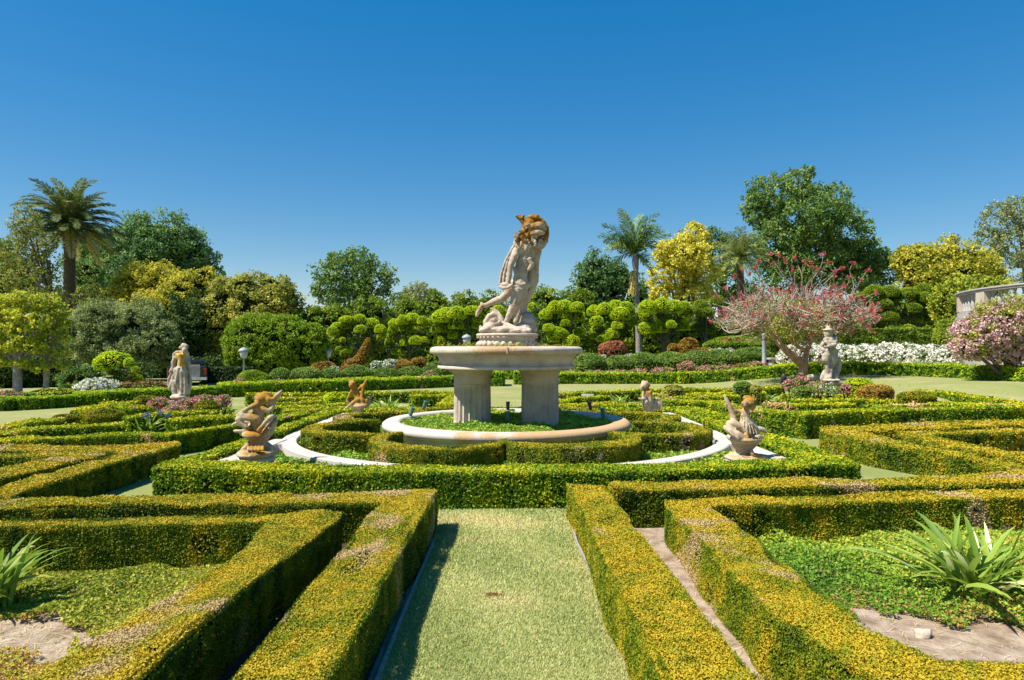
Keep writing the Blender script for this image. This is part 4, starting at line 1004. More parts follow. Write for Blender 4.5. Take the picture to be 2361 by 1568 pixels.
for k_ in range(34):
    a = k_ * 2 * math.pi / 34
    boxm(mb, (c0[0] + .486 * math.cos(a), c0[1] + .486 * math.sin(a), 1.893), (.035, .045, .024), 0, a, .004)
for k_ in range(26):
    a = k_ * 2 * math.pi / 26
    ellipsoid(mb, (c0[0] + .468 * math.cos(a), c0[1] + .468 * math.sin(a), 1.775), (.048, .048, .055), 2)
o = mb.build('plinth', [M['stone']], st); add_lichen(o)
mb = MB()
th = rng.uniform(0, 6.283, 2600); rr = rng.uniform(.55, 1.08, 2600)
Pt = np.column_stack([FC[0] + rr * np.cos(th), FC[1] + rr * np.sin(th), 1.70 + .075 * rng.random(2600) * np.clip(.5 + fnoise(np.column_stack([rr * np.cos(th), rr * np.sin(th), th * 0]), 5, 3), .1, 1.5)])
leaves(mb, Pt, np.tile([0, 0, 1.], (2600, 1)), .04, .4, .3, rng.random(2600), (rng.random(2600) < .3) * 1., 0)
lathe(mb, [(1.08, 1.69), (.47, 1.70)], (FC[0], FC[1], 0), 48, 1)
tag(mb.build('basin_plants', [M['cover'], M['soil']], origin=(FC[0], FC[1], 1.7)), 'low weeds growing in the raised basin around the statue', 'plants', kind='stuff')

# cherubs ------------------------------------------------------------
def cherub(label, fn, zs, D, prims, spots, basep, base_r, voxel=.0105, vs=(1, 1)):
    """prims in zoomed coordinates: ('c', ((x, y, r[, dy]), ...)[, flat]) or ('e', x, y, rx, ry, dy, depth, rot)"""
    k = D / F * zs
    def pt(x, y, dy=0.): return Q(*fn(x, y), D + dy)
    out = []
    for p in prims:
        if p[0] == 'c': out.append(('c', [(pt(a[0], a[1], a[3] if len(a) > 3 else 0), a[2] * k) for a in p[1]], p[2] if len(p) > 2 else 1.))
        else: out.append(('e', pt(p[1], p[2], p[5]), (p[3] * k, p[6], p[4] * k), p[7] if len(p) > 7 else 0.))
    b = pt(*basep)
    t = thing('cherub_statue', label, 'statue', (b[0], D, 0), 'stone cherubs on shells round the fountain')
    sculpt('figure', out, voxel, 'cherub', t, [(pt(a, c, d), r * 1.2, m * .95) for a, c, d, r, m in spots], 1, .004, lich_up=.22, rseed=int(b[0] * 10) + 40)
    mb = MB(); r = base_r * k
    lathe(mb, [(r, .0), (r, .06), (r * .96, .075), (r * .96, b[2] - .05), (r * 1.03, b[2] - .03), (r * 1.03, b[2]), (r * .9, b[2] + .02), (0, b[2] + .025)], (b[0], D, 0), 40, 0, False)
    o = mb.build('pedestal', [M['curb']], t); add_lichen(o, up=.1)
    return t
DF, DB = 8.35, 13.9
fnA = lambda x, y: (516.5 + x * .13335, 885.4 + y * .13335)
cherub('ochre stained cherub blowing a horn, seated on an open shell, front left', fnA, .13335, DF, [
 ('c', ((660, 250, 108), (690, 255, 105))), ('c', ((760, 265, 62, -.02), (770, 300, 45, -.03))), ('c', ((700, 165, 42), (770, 165, 34), (800, 180, 22))), ('c', ((580, 300, 55), (600, 330, 50))), ('c', ((560, 240, 40), (600, 190, 45))), ('c', ((815, 260, 18, -.04), (825, 275, 14, -.04))),
 ('c', ((655, 350, 60), (640, 390, 62))), ('c', ((600, 430, 100), (585, 520, 112), (570, 600, 122), (560, 650, 115)), .85),
 ('c', ((545, 370, 52, -.05), (470, 405, 44, -.07), (400, 435, 40, -.08), (330, 475, 34, -.09), (270, 515, 30, -.1), (240, 550, 24, -.1))), ('c', ((250, 540, 20, -.1), (300, 535, 16, -.12), (330, 520, 12, -.12))),
 ('c', ((550, 610, 92, -.06), (440, 570, 76, -.08), (330, 570, 60, -.09), (235, 610, 48, -.1))), ('c', ((235, 615, 46, -.1), (300, 690, 50, -.1), (370, 730, 44, -.1), (420, 760, 36, -.1), (385, 805, 32, -.1), (300, 815, 28, -.12), (215, 815, 26, -.12), (180, 815, 20, -.12))),
 ('c', ((470, 640, 80, .06), (330, 650, 55, .06), (230, 670, 42, .05), (170, 700, 32, .04), (130, 715, 22, .03))),
 ('c', ((690, 430, 62, -.02), (760, 460, 46, -.03), (820, 430, 42, -.03), (850, 385, 36, -.02))), ('c', ((800, 385, 40), (840, 330, 48), (870, 260, 50), (910, 205, 46), (950, 165, 36), (985, 125, 20), (1000, 95, 10))),
 ('c', ((470, 780, 95), (570, 780, 110), (640, 790, 100)), .9), ('c', ((380, 850, 50, -.08), (300, 860, 34, -.1))), ('e', 520, 880, 190, 85, -.02, .19, .25),
 ('c', ((560, 900, 130, .02), (640, 850, 140, .03), (740, 740, 125, .05), (820, 640, 100, .07), (860, 590, 72, .08)), .75), ('c', ((600, 800, 40, -.13), (690, 690, 40, -.10), (790, 580, 38, -.06), (860, 545, 34, -.02))), ('c', ((640, 860, 14, -.15), (730, 740, 15, -.12), (840, 610, 14, -.06))), ('c', ((690, 900, 14, -.12), (790, 770, 15, -.08), (880, 640, 14, -.02))), ('c', ((735, 255, 9, -.10), (765, 250, 10, -.10))), ('c', ((790, 320, 11, -.08), (805, 335, 10, -.07))),
 ('c', ((700, 880, 110, .0), (790, 780, 90, .02), (880, 650, 60, .05))), ('c', ((560, 980, 150), (590, 1060, 160)), .9),
 ('c', ((430, 1030, 40, -.15), (390, 1090, 45, -.15), (350, 1130, 60, -.12))), ('c', ((700, 1020, 60), (790, 1090, 70), (840, 1150, 75))), ('e', 570, 1190, 320, 100, 0, .30),
 ] + [('c', ((420 + 62 * i, 1085, 22, -.2), (425 + 62 * i, 1140, 26, -.24))) for i in range(5)],
 [(680, 250, 0, .12, .50), (590, 560, -.1, .16, .42), (500, 820, -.1, .13, .45), (560, 1160, -.2, .16, .5), (720, 880, -.15, .10, .15), (880, 250, 0, .07, .35), (870, 590, .05, .08, .35)], (560, 1275), 300)
fnB = lambda x, y: (1635.5 + x * .11767, 891.5 + y * .11767)
cherub('cherub with an orange stained head lifting a fish beside a long cape', fnB, .11767, DF + .1, [
 ('c', ((775, 310, 118), (790, 330, 112))), ('c', ((690, 330, 62, -.05), (690, 370, 46, -.06))), ('c', ((640, 325, 16, -.08), (632, 345, 13, -.08))), ('c', ((700, 215, 46), (780, 215, 50), (860, 270, 48), (880, 370, 44), (840, 440, 44))),
 ('c', ((725, 420, 62), (710, 460, 66))), ('c', ((690, 520, 92), (690, 620, 98), (700, 720, 115), (700, 830, 135), (720, 900, 140)), .85),
 ('c', ((640, 500, 48), (570, 480, 40), (510, 460, 36), (490, 420, 28))), ('c', ((490, 680, 72), (470, 590, 68), (440, 500, 62), (410, 420, 54), (375, 340, 48), (345, 280, 42), (315, 225, 28), (285, 165, 14))), ('c', ((340, 340, 26), (295, 360, 18))),
 ('c', ((650, 560, 40, -.09), (720, 650, 52, -.10), (800, 740, 64, -.09), (880, 820, 74, -.06), (930, 880, 70, -.04))), ('c', ((700, 680, 50, -.11), (740, 800, 60, -.12), (760, 900, 70, -.12))), ('c', ((780, 590, 20), (860, 690, 24), (960, 790, 30))), ('c', ((680, 600, 16, -.17), (672, 740, 18, -.2), (690, 890, 18, -.21))), ('c', ((725, 660, 15, -.18), (735, 780, 17, -.21), (745, 910, 18, -.22))), ('c', ((775, 720, 15, -.19), (795, 810, 17, -.21), (805, 920, 18, -.22))), ('c', ((830, 770, 15, -.17), (860, 850, 17, -.19), (870, 925, 18, -.2))), ('c', ((885, 820, 15, -.14), (920, 880, 17, -.15), (930, 935, 16, -.16))), ('c', ((380, 870, 12, -.22), (480, 950, 14, -.25), (600, 1020, 14, -.26))), ('c', ((350, 850, 10, -.2), (470, 990, 14, -.24), (600, 1060, 14, -.25))), ('c', ((655, 360, 10, -.12), (665, 385, 12, -.13))), ('c', ((668, 300, 9, -.13), (640, 305, 9, -.12))),
 ('c', ((860, 860, 90), (960, 840, 70), (1040, 840, 52), (1105, 885, 40))), ('c', ((700, 840, 100, -.05), (560, 780, 92, -.06), (450, 730, 86, -.06), (395, 725, 70, -.05))),
 ('c', ((330, 800, 62, -.08), (420, 870, 80, -.12), (540, 940, 84, -.14), (650, 1000, 76, -.14), (745, 1050, 44, -.14)), 1.), ('c', ((780, 1040, 46, -.1), (860, 1010, 54, -.1), (950, 980, 50, -.08), (1030, 985, 36, -.05))),
 ('e', 680, 1010, 330, 110, .04, .26, .05), ('c', ((640, 1080, 210, .03), (650, 1180, 180, .03), (650, 1300, 185, .03)), .8), ('c', ((860, 1080, 110), (760, 1160, 120))),
 ('e', 640, 1390, 330, 70, 0, .28), ('c', ((830, 1250, 22, -.15), (850, 1320, 34, -.15), (940, 1350, 46, -.12), (1050, 1380, 36, -.1), (1150, 1410, 24, -.08))),
 ], [(800, 300, 0, .13, .6), (620, 800, -.1, .12, .3), (700, 980, -.15, .10, .4), (420, 480, 0, .10, .3), (690, 600, -.1, .07, .3), (900, 1340, -.1, .1, .4)], (640, 1430), 310)
fnC = lambda x, y: (780.8 + x * .07842, 860.8 + y * .07842)
cherub('small cherub with orange curls raising a trumpet, back left of the court', fnC, .07842, DB, [
 ('c', ((410, 320, 118), (430, 350, 112))), ('c', ((320, 215, 40), (340, 250, 50))), ('c', ((430, 215, 44), (440, 260, 50))), ('c', ((350, 360, 50, -.06), (340, 390, 34, -.07))),
 ('c', ((450, 440, 66), (470, 480, 80))), ('c', ((490, 530, 105), (540, 630, 95), (560, 740, 100), (560, 800, 110)), .8), ('c', ((390, 520, 58), (350, 590, 46), (310, 660, 42), (260, 740, 36), (245, 820, 38), (290, 860, 44))),
 ('c', ((560, 790, 90, -.05), (440, 850, 66, -.08), (350, 920, 54, -.1), (270, 990, 42, -.1), (220, 1030, 28, -.1))), ('c', ((620, 800, 80), (540, 900, 60, -.08), (460, 970, 50, -.1), (430, 1010, 38, -.1))),
 ('c', ((560, 480, 66), (620, 430, 46), (680, 390, 36), (730, 350, 34))), ('c', ((690, 830, 115), (690, 700, 66), (700, 580, 54), (720, 460, 52), (745, 360, 54), (780, 280, 48), (810, 220, 28), (825, 180, 14))), ('c', ((780, 320, 30), (700, 330, 22), (620, 340, 16))),
 ('e', 850, 830, 100, 150, .1, .14), ('e', 640, 950, 250, 90, .02, .2), ('c', ((600, 1010, 160), (560, 1120, 150), (570, 1190, 170)), .9), ('e', 560, 1240, 270, 60, 0, .30)],
 [(420, 300, 0, .16, .6), (540, 620, -.1, .2, .7), (760, 850, 0, .1, .35), (780, 260, 0, .1, .3)], (560, 1280), 270, .013)
fnD = lambda x, y: (1438.8 + x * .07842, 860.8 + y * .07842)
cherub('small brownish cherub with folded hands beside an upright shell, back right of the court', fnD, .07842, DB, [
 ('c', ((600, 360, 125), (630, 390, 118))), ('c', ((520, 400, 50, -.06), (520, 440, 44, -.06))), ('c', ((560, 270, 60), (660, 280, 60), (720, 350, 56))),
 ('c', ((640, 480, 90), (680, 520, 110)), .8), ('c', ((680, 560, 125), (700, 680, 130), (720, 800, 140), (700, 880, 150)), .8), ('c', ((560, 570, 50, -.1), (560, 680, 48, -.12), (590, 760, 44, -.14), (520, 760, 38, -.16), (440, 740, 30, -.16))),
 ('c', ((760, 560, 66, -.05), (790, 680, 62, -.05), (790, 800, 60, -.05))), ('c', ((620, 850, 100, -.1), (640, 940, 110, -.08), (660, 1000, 110, -.05))),
 ('e', 990, 900, 140, 190, .05, .08), ('c', ((870, 940, 40, 0), (880, 830, 40, 0), (950, 740, 38, 0), (1040, 760, 38, 0), (1110, 870, 38, 0), (1110, 1060, 34, 0))), ('c', ((860, 900, 90), (880, 1000, 70))),
 ('c', ((700, 1040, 140), (740, 1140, 140), (760, 1220, 160)), .9), ('c', ((630, 1180, 30, -.1), (640, 1250, 50, -.1))), ('e', 820, 1290, 240, 55, 0, .3)],
 [(610, 350, 0, .18, .35), (760, 620, -.1, .14, .3), (980, 740, 0, .15, .3), (720, 480, 0, .1, .4)], (810, 1335), 230, .013)

# two tall garden figures ----------------------------------------------
def garden_statue(label, fn, D, prims, spots, base, br, bx, group='tall pale garden figures'):
    k = D / F * .11767
    def pt(x, y, dy=0.): return Q(*fn(x, y), D + dy)
    out = [('c', [(pt(a[0], a[1], a[3] if len(a) > 3 else 0), a[2] * k) for a in p[1]], p[2] if len(p) > 2 else 1.) if p[0] == 'c' else ('e', pt(p[1], p[2], p[5]), (p[3] * k, p[6], p[4] * k), p[7] if len(p) > 7 else 0.) for p in prims]
    b = pt(bx, base); g = float(ground_z(b[0], D))
    t = thing('garden_statue', label, 'statue', (b[0], D, g), group)
    sculpt('figure', out, .017, 'white_statue', t, [(pt(a, c, d), r, m) for a, c, d, r, m in spots], 1, .006, lich_up=.05, rseed=int(b[0]) + 70)
    mb = MB(); h = b[2] - g; s = br * k * 2
    boxm(mb, (b[0], D, g + .06), (s * 1.25, s * 1.2, .12), 0, .2, .015); boxm(mb, (b[0], D, g + .116 + (h - .2) / 2), (s, s, h - .2), 0, .2, .012); boxm(mb, (b[0], D, g + h - .045), (s * 1.18, s * 1.18, .085), 0, .2, .015)
    o = mb.build('pedestal', [M['white_statue']], t); add_lichen(o)
    return t
fnE = lambda x, y: (356.6 + x * .11767, 774.7 + y * .11767)
garden_statue('pale draped statue with a yellow-stained chest standing among pink roses on the left', fnE, 18.6, [
 ('c', ((575, 205, 66), (600, 210, 60))), ('c', ((530, 220, 40), (500, 235, 26))), ('c', ((590, 275, 56, -.04), (590, 310, 44, -.05))), ('c', ((600, 330, 46), (590, 370, 60))),
 ('c', ((550, 410, 95), (540, 520, 92), (530, 620, 100), (530, 700, 110)), .7), ('c', ((630, 330, 44, .05), (640, 500, 60, .06), (640, 700, 78, .07), (650, 900, 84, .08), (620, 1100, 84, .06)), .8),
 ('c', ((520, 310, 34), (440, 315, 32), (385, 350, 32), (378, 400, 36), (440, 430, 40))), ('c', ((400, 430, 44), (370, 520, 42), (365, 600, 44), (340, 670, 44), (305, 705, 26))),
 ('c', ((440, 370, 36, -.14), (490, 390, 56, -.16), (520, 450, 52, -.16), (520, 560, 44, -.16))),
 ('c', ((460, 690, 90, -.03), (450, 800, 64, -.06), (465, 920, 52, -.06), (490, 1050, 40, -.05), (500, 1140, 42, -.05))), ('c', ((550, 700, 96, -.05), (550, 850, 62, -.08), (545, 980, 50, -.08), (535, 1100, 40, -.08), (520, 1150, 46, -.1))),
 ('c', ((340, 730, 30), (295, 800, 24), (270, 880, 22), (265, 960, 22), (275, 1010, 16))), ('c', ((380, 780, 40), (350, 900, 46), (320, 1000, 42), (300, 1060, 24))), ('c', ((400, 900, 60), (390, 1050, 60), (400, 1140, 56))),
 ('c', ((470, 640, 34, -.14), (440, 780, 26, -.14), (410, 950, 24, -.12))), ('c', ((600, 640, 26, -.13), (620, 800, 22, -.10), (640, 1000, 24, -.06), (640, 1130, 24, -.05))), ('c', ((580, 560, 22, -.14), (590, 760, 20, -.14), (600, 980, 22, -.12), (600, 1130, 24, -.1))), ('c', ((660, 500, 22, -.02), (690, 760, 20, .0), (700, 1000, 24, .02))), ('e', 490, 1200, 175, 62, 0, .22)],
 [(510, 430, -.2, .17, 1.1), (520, 560, -.2, .1, .9)], 1250, 105, 480)
fnF = lambda x, y: (1832.2 + x * .11767, 737.8 + y * .11767)
garden_statue('pale statue of a lute player in a brimmed hat standing right of the coral tree', fnF, 20.5, [
 ('e', 650, 195, 98, 26, 0, .14), ('c', ((650, 160, 46), (655, 190, 56))), ('c', ((640, 110, 12), (636, 80, 8))), ('c', ((690, 120, 12), (700, 90, 8))), ('c', ((650, 250, 54, -.02), (650, 285, 46, -.03))), ('c', ((600, 250, 34, .02), (605, 310, 28, .02))), ('c', ((705, 250, 36, .02), (715, 310, 34, .02))), ('c', ((655, 320, 46), (670, 360, 60))),
 ('c', ((630, 390, 60), (690, 375, 84), (750, 380, 60)), .7), ('c', ((690, 400, 98), (700, 500, 92), (715, 600, 100)), .7),
 ('c', ((600, 390, 48, -.08), (620, 430, 40, -.16), (690, 435, 36, -.18), (770, 445, 34, -.16))), ('c', ((790, 360, 46), (800, 430, 44), (760, 450, 36, -.12))), ('c', ((580, 440, 46), (530, 500, 44), (500, 540, 34), (560, 590, 34, -.08), (600, 620, 30, -.1))),
 ('e', 720, 500, 110, 46, -.2, .07, -.25), ('c', ((650, 470, 26, -.2), (600, 440, 18, -.2))), ('c', ((640, 620, 60, -.08), (620, 700, 78, -.08), (610, 770, 84, -.06))), ('c', ((700, 620, 90, -.03), (720, 760, 80, -.03))), ('c', ((800, 600, 54), (790, 700, 66), (770, 800, 64))),
 ('c', ((620, 790, 56, -.05), (635, 920, 44, -.05), (645, 1060, 42, -.05), (640, 1130, 48, -.08))), ('c', ((735, 800, 60, -.05), (720, 930, 46, -.05), (700, 1060, 44, -.05), (690, 1130, 50, -.1))),
 ('c', ((870, 770, 44, .05), (870, 880, 54, .05), (840, 980, 60, .05), (800, 1080, 66, .05), (780, 1140, 66, .04))), ('c', ((600, 1020, 50, .03), (575, 1080, 60, .03), (560, 1150, 66, .03))), ('e', 700, 1180, 180, 34, 0, .26)],
 [(650, 180, 0, .12, .55), (740, 400, -.05, .12, .5), (720, 600, -.1, .12, .4)], 1205, 115, 740)
# ================================================================ dome shrubs inside the far beds
for (a, b, rx, ry, D, mt, lb) in [
    (150, 964, 27, 10, 13.6, 'box', 'small clipped dome shrub at the left lawn edge'),
    (236, 961, 42, 19, 13.8, 'box', 'wide clipped dome shrub left of the blue-flowered strap plant'),
    (335, 922, 24, 11, 17.6, 'box', 'yellow-green dome shrub left of the pink roses'),
    (318, 945, 20, 12, 15.8, 'bronze', 'dry brownish shrub below the yellow-green dome left of the roses'),
    (477, 936, 28, 13, 16.2, 'box', 'dome shrub in front of the pink roses right of the left statue'),
    (772, 917, 24, 13, 18.2, 'pad', 'bright ball shrub left of the small trumpet cherub'),
    (515, 893, 11, 8, 24.5, 'pad', 'bright little ball shrub on the border hedge before the dark hedge'),
    (1552, 899, 25, 12, 19.5, 'umber', 'loose olive dome shrub right of the back right cherub'),
    (1712, 891, 20, 12, 20.5, 'ball', 'dark green dome shrub behind the fish-lifting cherub'),
    (1742, 897, 14, 9, 20.3, 'umber', 'low olive shrub touching the dark green dome'),
    (1851, 901, 24, 11, 18.4, 'ball', 'dark dome shrub below the coral tree roses'),
    (1980, 885, 28, 13, 20.2, 'pad', 'yellow-green dome shrub right of the lute player'),
    (2019, 902, 40, 17, 18.6, 'bronze', 'orange-tinged dome shrub right of the lute player'),
    (2113, 917, 42, 16, 17.2, 'box', 'wide green dome shrub near the right lawn'),
    (1576, 861, 15, 6, 32.8, 'pad', 'bright tuft rising from the right border hedge')]:
    dome('dome_shrub', lb, a, b, rx, ry, D, mt, group='dome shrubs of the far beds', leaf=3.2, tmid=.6)

# roses in the far beds
for i, (a, b, rx, ry, D, pe, lb) in enumerate([
    (368, 932, 24, 15, 16.6, 'pink_petal', 'salmon and pink rose bush left of the left statue pedestal'),
    (436, 932, 26, 14, 16.9, 'pink_petal', 'dense pink rose bush right of the left statue pedestal'),
    (404, 944, 26, 10, 15.8, 'pink_petal', 'low pink roses covering the foot of the left statue pedestal'),
    (470, 921, 26, 10, 17.8, 'pink_petal', 'bright pink roses behind the dome right of the left statue'),
    (517, 924, 18, 14, 16.8, 'pink_petal', 'pink rose bush above the strap plant left of the cherub'),
    (1822, 888, 16, 13, 18.9, 'pink_petal', 'pink rose bush beside the black garden bollard'),
    (1848, 880, 20, 11, 20.6, 'pink_petal', 'pink roses at the foot of the coral tree trunk'),
    (1888, 892, 22, 14, 19.2, 'pink_petal', 'sparse grey-leaved rose bush left of the lute player pedestal'),
    (1915, 897, 24, 13, 19.0, 'white_petal', 'grey-leaved rose bush covering the lute player pedestal'),
    (1950, 897, 15, 12, 19.0, 'pink_petal', 'small pink rose bush right of the lute player pedestal')]):
    sparse = i in (7, 8)
    flower_bush('rose_bush', lb, a, b, rx, ry, D, pe, 'ball', 'rose bush', 'roses round the tall statues', fl=3.6, lf=4.2, fcov=.12 if i == 8 else (.35 if sparse else .8), lcov=1.4 if sparse else 1.9, core=not sparse)

# clipped ball shrubs behind the border
ORD = ['first', 'second', 'third', 'fourth', 'fifth', 'sixth', 'seventh', 'eighth', 'ninth', 'tenth']
for i, (a, b, rx, ry, D) in enumerate([(584, 877, 37, 24, 27.2), (648, 868, 28, 19, 29), (706, 869, 39, 22, 29), (763, 868, 29, 19, 30), (824, 863, 37, 20, 30.5), (888, 866, 32, 19, 31.5), (944, 865, 31, 20, 32), (1012, 861, 42, 27, 33)]):
    dome('ball_shrub', 'large bright clipped ball shrub nearest the white lamp post at the left' if i == 0 else '%s clipped ball shrub left of the fountain, counted from the left lamp post' % ORD[i], a, b, rx, ry, D, 'greenbush' if i == 0 else 'ball', group='clipped ball shrubs left of the fountain', leaf=3.6, tmid=.5)
for i, (a, b, rx, ry, D) in enumerate([(1359, 842, 40, 27, 35), (1427, 842, 36, 24, 35), (1483, 836, 40, 24, 36), (1546, 834, 40, 24, 36), (1606, 832, 37, 24, 36), (1664, 830, 40, 24, 36), (1732, 824, 48, 24, 36.5)]):
    dome('ball_shrub', '%s clipped ball shrub right of the fountain, counted from the basin' % ORD[i], a, b, rx, ry, D, 'ball', group='clipped ball shrubs right of the fountain', leaf=3.6, tmid=.5)
dome('ball_shrub', 'broad bright green shrub behind the last clipped ball shrubs under the coral tree', 1700, 795, 72, 20, 39, 'greenbush', leaf=4)
for i, (a, b, rx, ry, D, mt, lb) in enumerate([
    (745, 850, 30, 16, 32.5, 'bronze', 'reddish brown clipped dome behind the ball shrubs at the second lamp post'),
    (716, 858, 22, 12, 31.5, 'bronze', 'low bronze dome just left of the reddish brown dome'),
    (928, 844, 25, 15, 35, 'bronze', 'bronze clipped dome shaped like an animal back left of the basin'),
    (966, 836, 17, 13, 35, 'bronze', 'small bronze clipped ball touching the basin-side dome'),
    (1411, 807, 34, 21, 38.5, 'redbronze', 'weeping dark red shrub right of the basin'),
    (1552, 804, 13, 13, 39, 'bronze', 'small bronze clipped ball between the palm and the cone'),
    (1587, 802, 24, 23, 39, 'bronze', 'bronze cone-shaped shrub with a pale top behind the ball shrubs'),
    (1614, 815, 30, 13, 38.5, 'bronze', 'low bronze dome at the foot of the bronze cone')]):
    dome('bronze_shrub', lb, a, b, rx, ry, D, mt, group='bronze clipped shrubs', leaf=3.6, tmid=.5)
# tall animal neck in bronze foliage
D = 34.0; k = D / F; t0 = Q(822, 846, D)
mb = MB(); pth = smooth_path(np.array([[*Q(806, 850, D), 20 * k], [*Q(826, 836, D), 15 * k], [*Q(838, 812, D), 10 * k], [*Q(846, 794, D), 8 * k], [*Q(849, 784, D), 5 * k]]), 8)
tube(mb, pth[:, :3], pth[:, 3] * .9, 10, 1)
ii = rng.integers(0, len(pth), 5200); u = unit(rng.normal(size=(5200, 3))); Pt = pth[ii, :3] + u * pth[ii, 3][:, None] * rng.uniform(.9, 1.15, 5200)[:, None]
leaves(mb, Pt, u, 3.4 * k, .6, .5, np.clip(rng.normal(.5, .2, 5200), 0, 1), 0, 0)
tube(mb, [(t0[0], t0[1], 0), (t0[0], t0[1], t0[2])], 14 * k, 8, 1)
tag(mb.build('animal_topiary', [M['bronze'], M['core']], origin=(t0[0], D, 0)), 'brown topiary with a long upright animal neck in front of the cloud-pruned trees', 'topiary')
dome('animal_topiary_shrub', 'low brown body-shaped shrub at the foot of the long-necked topiary', 818, 855, 34, 14, 33.6, 'bronze', cat='topiary', leaf=3.6)

# pink flower rows under the balls, white roses behind them
for i, (a, b, rx, ry, D) in enumerate([(553, 882, 14, 10, 25.8), (615, 886, 18, 7, 26.4), (640, 884, 20, 9, 26.8), (690, 885, 20, 6, 27), (726, 884, 20, 6, 27.6), (790, 881, 16, 7, 28.4), (858, 880, 16, 6, 29), (935, 875, 14, 8, 30.4), (992, 868, 18, 14, 31), (1030, 874, 22, 8, 31.4)]):
    flower_bush('rose_bush', '%s low pink rose bush under the left ball shrubs, counted from the left' % ORD[i], a, b, rx, ry, D, 'pink_petal', 'ball', 'rose bush', 'low pink roses in front of the ball shrubs on the left', fl=3.2, lf=4., fcov=.9 if i < 5 else .4)
for i, (a, b, rx, ry, D) in enumerate([(1320, 861, 24, 7, 34), (1370, 861, 26, 7, 34), (1420, 860, 26, 7, 34), (1470, 858, 24, 7, 34), (1530, 855, 26, 8, 34), (1584, 845, 20, 12, 34.2), (1635, 850, 24, 8, 33.8), (1672, 849, 22, 8, 33.8), (1712, 846, 24, 8, 33.6), (1750, 842, 24, 9, 33.6)]):
    flower_bush('rose_bush', '%s low pink rose bush under the right ball shrubs, counted from the basin' % ORD[i], a, b, rx, ry, D, 'pink_petal' if i != 8 else 'red_petal', 'ball', 'rose bush', 'low pink roses in front of the ball shrubs on the right', fl=3.2, lf=4., fcov=.8)
for i, (a, b, rx, ry, D, lb) in enumerate([(868, 842, 14, 10, 33, 'white rose bush between the animal neck topiary and the bronze dome'), (900, 840, 16, 12, 34, 'white rose bush left of the bronze animal-back dome'), (770, 852, 12, 8, 32, 'white roses beside the reddish brown dome'),
                                      (1388, 824, 12, 7, 37.5, 'white roses peeping over the first right ball shrubs'), (1452, 822, 12, 7, 37.5, 'white roses peeping over the second and third right ball shrubs'), (1665, 812, 34, 8, 37.6, 'white roses crowning the sixth right ball shrub')]):
    flower_bush('rose_bush', lb, a, b, rx, ry, D, 'white_petal', 'ball', 'rose bush', 'white roses behind the ball shrubs', fl=3.2, lf=4., fcov=1.0)
# white mass right of the coral tree
WR = [(1832, 822, 34, 26, 35), (1880, 822, 34, 26, 35.5), (1945, 822, 36, 27, 34.5), (1998, 823, 36, 27, 34), (2046, 821, 38, 28, 33.5), (2096, 822, 36, 28, 33), (2142, 824, 36, 28, 32), (2188, 824, 32, 28, 31)]
for i, (a, b, rx, ry, D) in enumerate(WR):
    flower_bush('white_rose_bush', '%s white rose bush of the right bank, counted from the coral tree trunk' % ORD[i], a, b, rx, ry, D, 'white_petal', 'oak', 'rose bush', 'bank of white roses on the right', fl=5.0, lf=5, fcov=3.4, tuft=.16)
# left roses
flower_bush('white_rose_bush', 'round white rose bush behind the left border hedge', 226, 897, 43, 24, 22.6, 'white_petal', 'ball', 'rose bush', fl=4.0, fcov=3.2)
for i, (a, b, rx, ry, D, pe, lb) in enumerate([(292, 898, 26, 18, 23, 'red_petal', 'red rose bush right of the round white rose bush'), (335, 896, 28, 18, 23.6, 'red_petal', 'dark red rose bush between the white roses and the left statue'), (372, 896, 20, 17, 24, 'red_petal', 'thin mixed rose bush just left of the left statue'), (350, 886, 12, 7, 24.4, 'white_petal', 'small tuft of white roses among the red ones'), (20, 911, 28, 10, 20, 'pink_petal', 'pink rose bush at the far left behind the border hedge')]):
    flower_bush('rose_bush', lb, a, b, rx, ry, D, pe, 'oak', 'rose bush', 'roses left of the left statue', fl=3.6, fcov=.7)
# pink blossom shrub at the right
D = 24.5
for nm, lb, blobs in [('blossom_shrub', 'big pink blossoming shrub below the terrace at the right edge', [(2250, 775, 50, 46), (2300, 752, 62, 50), (2360, 752, 66, 58), (2236, 800, 38, 26), (2330, 790, 74, 40), (2430, 760, 70, 66)])]:
    tree(nm, lb, 'flowering shrub', D, blobs, 'umber', [(2330, 880, 10), (2325, 800, 6)], leaf=6.5, cov=2.0, clump=.3, blossoms=('rose_petal', 2.6, 6.5), dj=.2, base=2330)

